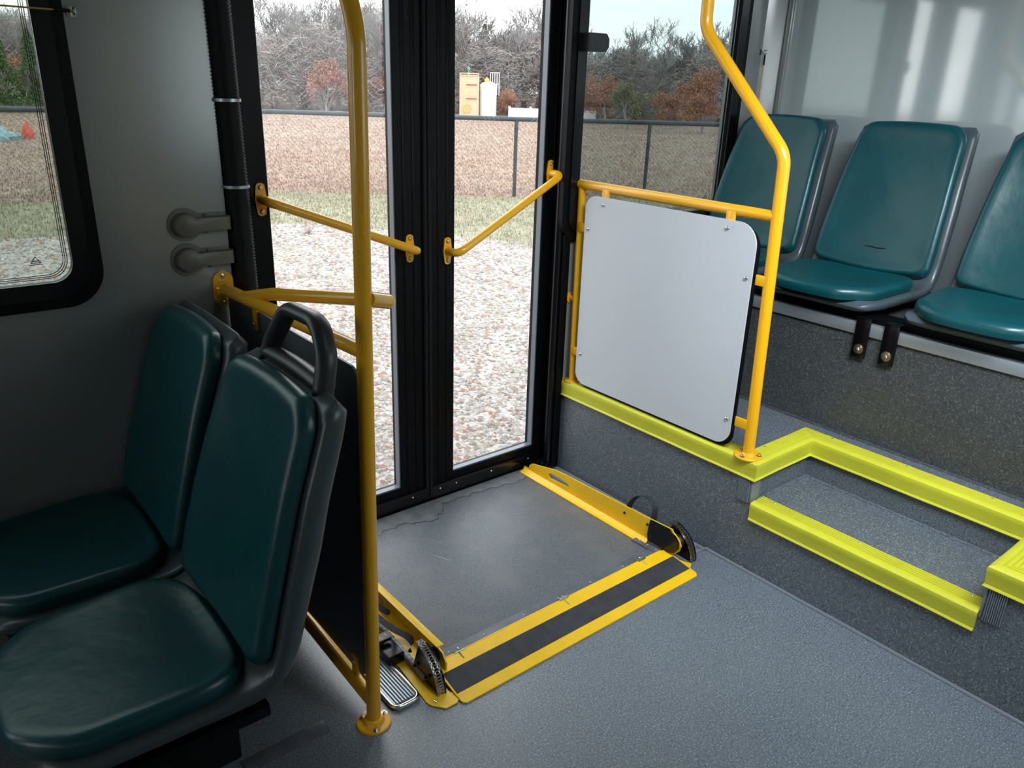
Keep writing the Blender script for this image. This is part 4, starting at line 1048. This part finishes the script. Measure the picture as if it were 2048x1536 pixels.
def px_dir(u):      # azimuth (radians) of a column of the picture at the horizon
    v = 165; d = cam.matrix_world.to_3x3() @ Vector(((u - 1024) / 1562.42, -(v - 768) / 1562.42, -1)); return math.atan2(d.y, d.x)
def put(name, meshes, az, dist, sc, rot, label, cat, group=None, sz=None):
    r = bpy.data.objects.new(name, None); COL.objects.link(r); r.location = (dist * math.cos(az), dist * math.sin(az), ZF); r.rotation_euler = (0, 0, rot); r.scale = (sc, sc, sc if sz is None else sz)
    r.empty_display_size = .3; tag(r, label, cat, group)
    for me in meshes:
        o = bpy.data.objects.new(me.name.split('.')[0], me); COL.objects.link(o); o.parent = r
random.seed(99)
G = 'bare grey trees of the wood'
for i in range(78):     # the wood beyond the field
    u = -40 + i * 20.6 + random.uniform(-10, 10); row = i % 3
    dist = (46, 51, 57)[row] + random.uniform(-2, 2) + (5 if 860 < u < 1120 and row == 0 else 0)
    put('bare_tree', [bare[i % 5]], px_dir(u), dist, random.uniform(.80, 1.0) * (1.0 + .05 * row) * (.86 if u > 1130 else 1.10 if u > 560 else 1) * (.72 if u < 560 else 1.), random.uniform(0, 6.28), 'bare grey-branched tree in the wood beyond the field', 'tree', G)
put('red_leaved_tree', red, px_dir(650), 44.5, .74, 0, 'red-brown leaved tree in the wood seen through the left door pane', 'tree')
put('brown_leaved_tree', rust, px_dir(1415), 37, .66, 0, 'large rust-brown oak standing before the wood, in the right window', 'tree')
put('brown_leaved_tree', rust2, px_dir(1215), 42, .80, 1, 'rust-brown tree at the left side of the right window', 'tree')
put('brown_leaved_tree', rust2, px_dir(1022), 47.5, .50, 2, 'low rust-brown tree behind the white tank ladder', 'tree')
put('brown_leaved_tree', rust2, px_dir(38), 44, .80, 3, 'rust-brown tree between the evergreens in the left window', 'tree')
put('brown_leaved_tree', rust, px_dir(745), 46, .60, 3, 'faded rust-brown tree just right of the red-leaved tree', 'tree')
put('brown_leaved_tree', rust2, px_dir(1330), 43, .58, 4, 'pale brown tree behind the olive tree in the right window', 'tree')
put('olive_tree', olive, px_dir(1262), 37.5, .70, 0, 'grey-olive tree standing in the field in the right window', 'tree')
put('cedar_tree', cedar, px_dir(968), 53, .86, 0, 'tall green cedar above the tanks in the right door pane', 'tree')
put('cedar_tree', cedar, px_dir(2), 40, .56, 1, 'dark evergreen at the left edge of the left window', 'tree')
put('cedar_tree', cedar, px_dir(70), 41, .55, 2, 'dark evergreen beside the frame of the left window', 'tree')
# undergrowth: tangle of twigs filling the edge of the wood
V, F = [], []
random.seed(5)
while len(F) < 340000:
    u = random.uniform(-60, 1500); az = px_dir(u) ; dist = random.uniform(48.5 if 870 < u < 1110 else 44.5, 60)
    h = 3.5 + .5 * math.sin(u * .013) + .5 * math.sin(u * .041)
    z = ZF + h * random.random() ** .8; p = Vector((dist * math.cos(az), dist * math.sin(az), z))
    d = Vector((random.gauss(0, 1), random.gauss(0, 1), random.gauss(.5, 1))).normalized() * random.uniform(.25, .9); w = d.orthogonal().normalized() * random.uniform(.008, .016)
    mid_ = p + d * .5 + Vector((random.gauss(0, .06),) * 3)
    b = len(V); V.extend([tuple(p - w), tuple(p + w), tuple(mid_ + w * .8), tuple(mid_ - w * .8), tuple(p + d)]); F.append((b, b + 1, b + 2, b + 3)); F.append((b + 3, b + 2, b + 4))
me = mesh_from('thicket', V, F, 'twig'); o = bpy.data.objects.new('thicket', me); COL.objects.link(o)
tag(o, 'tangled grey-brown thicket filling the foot of the wood', 'thicket', None, 'stuff')
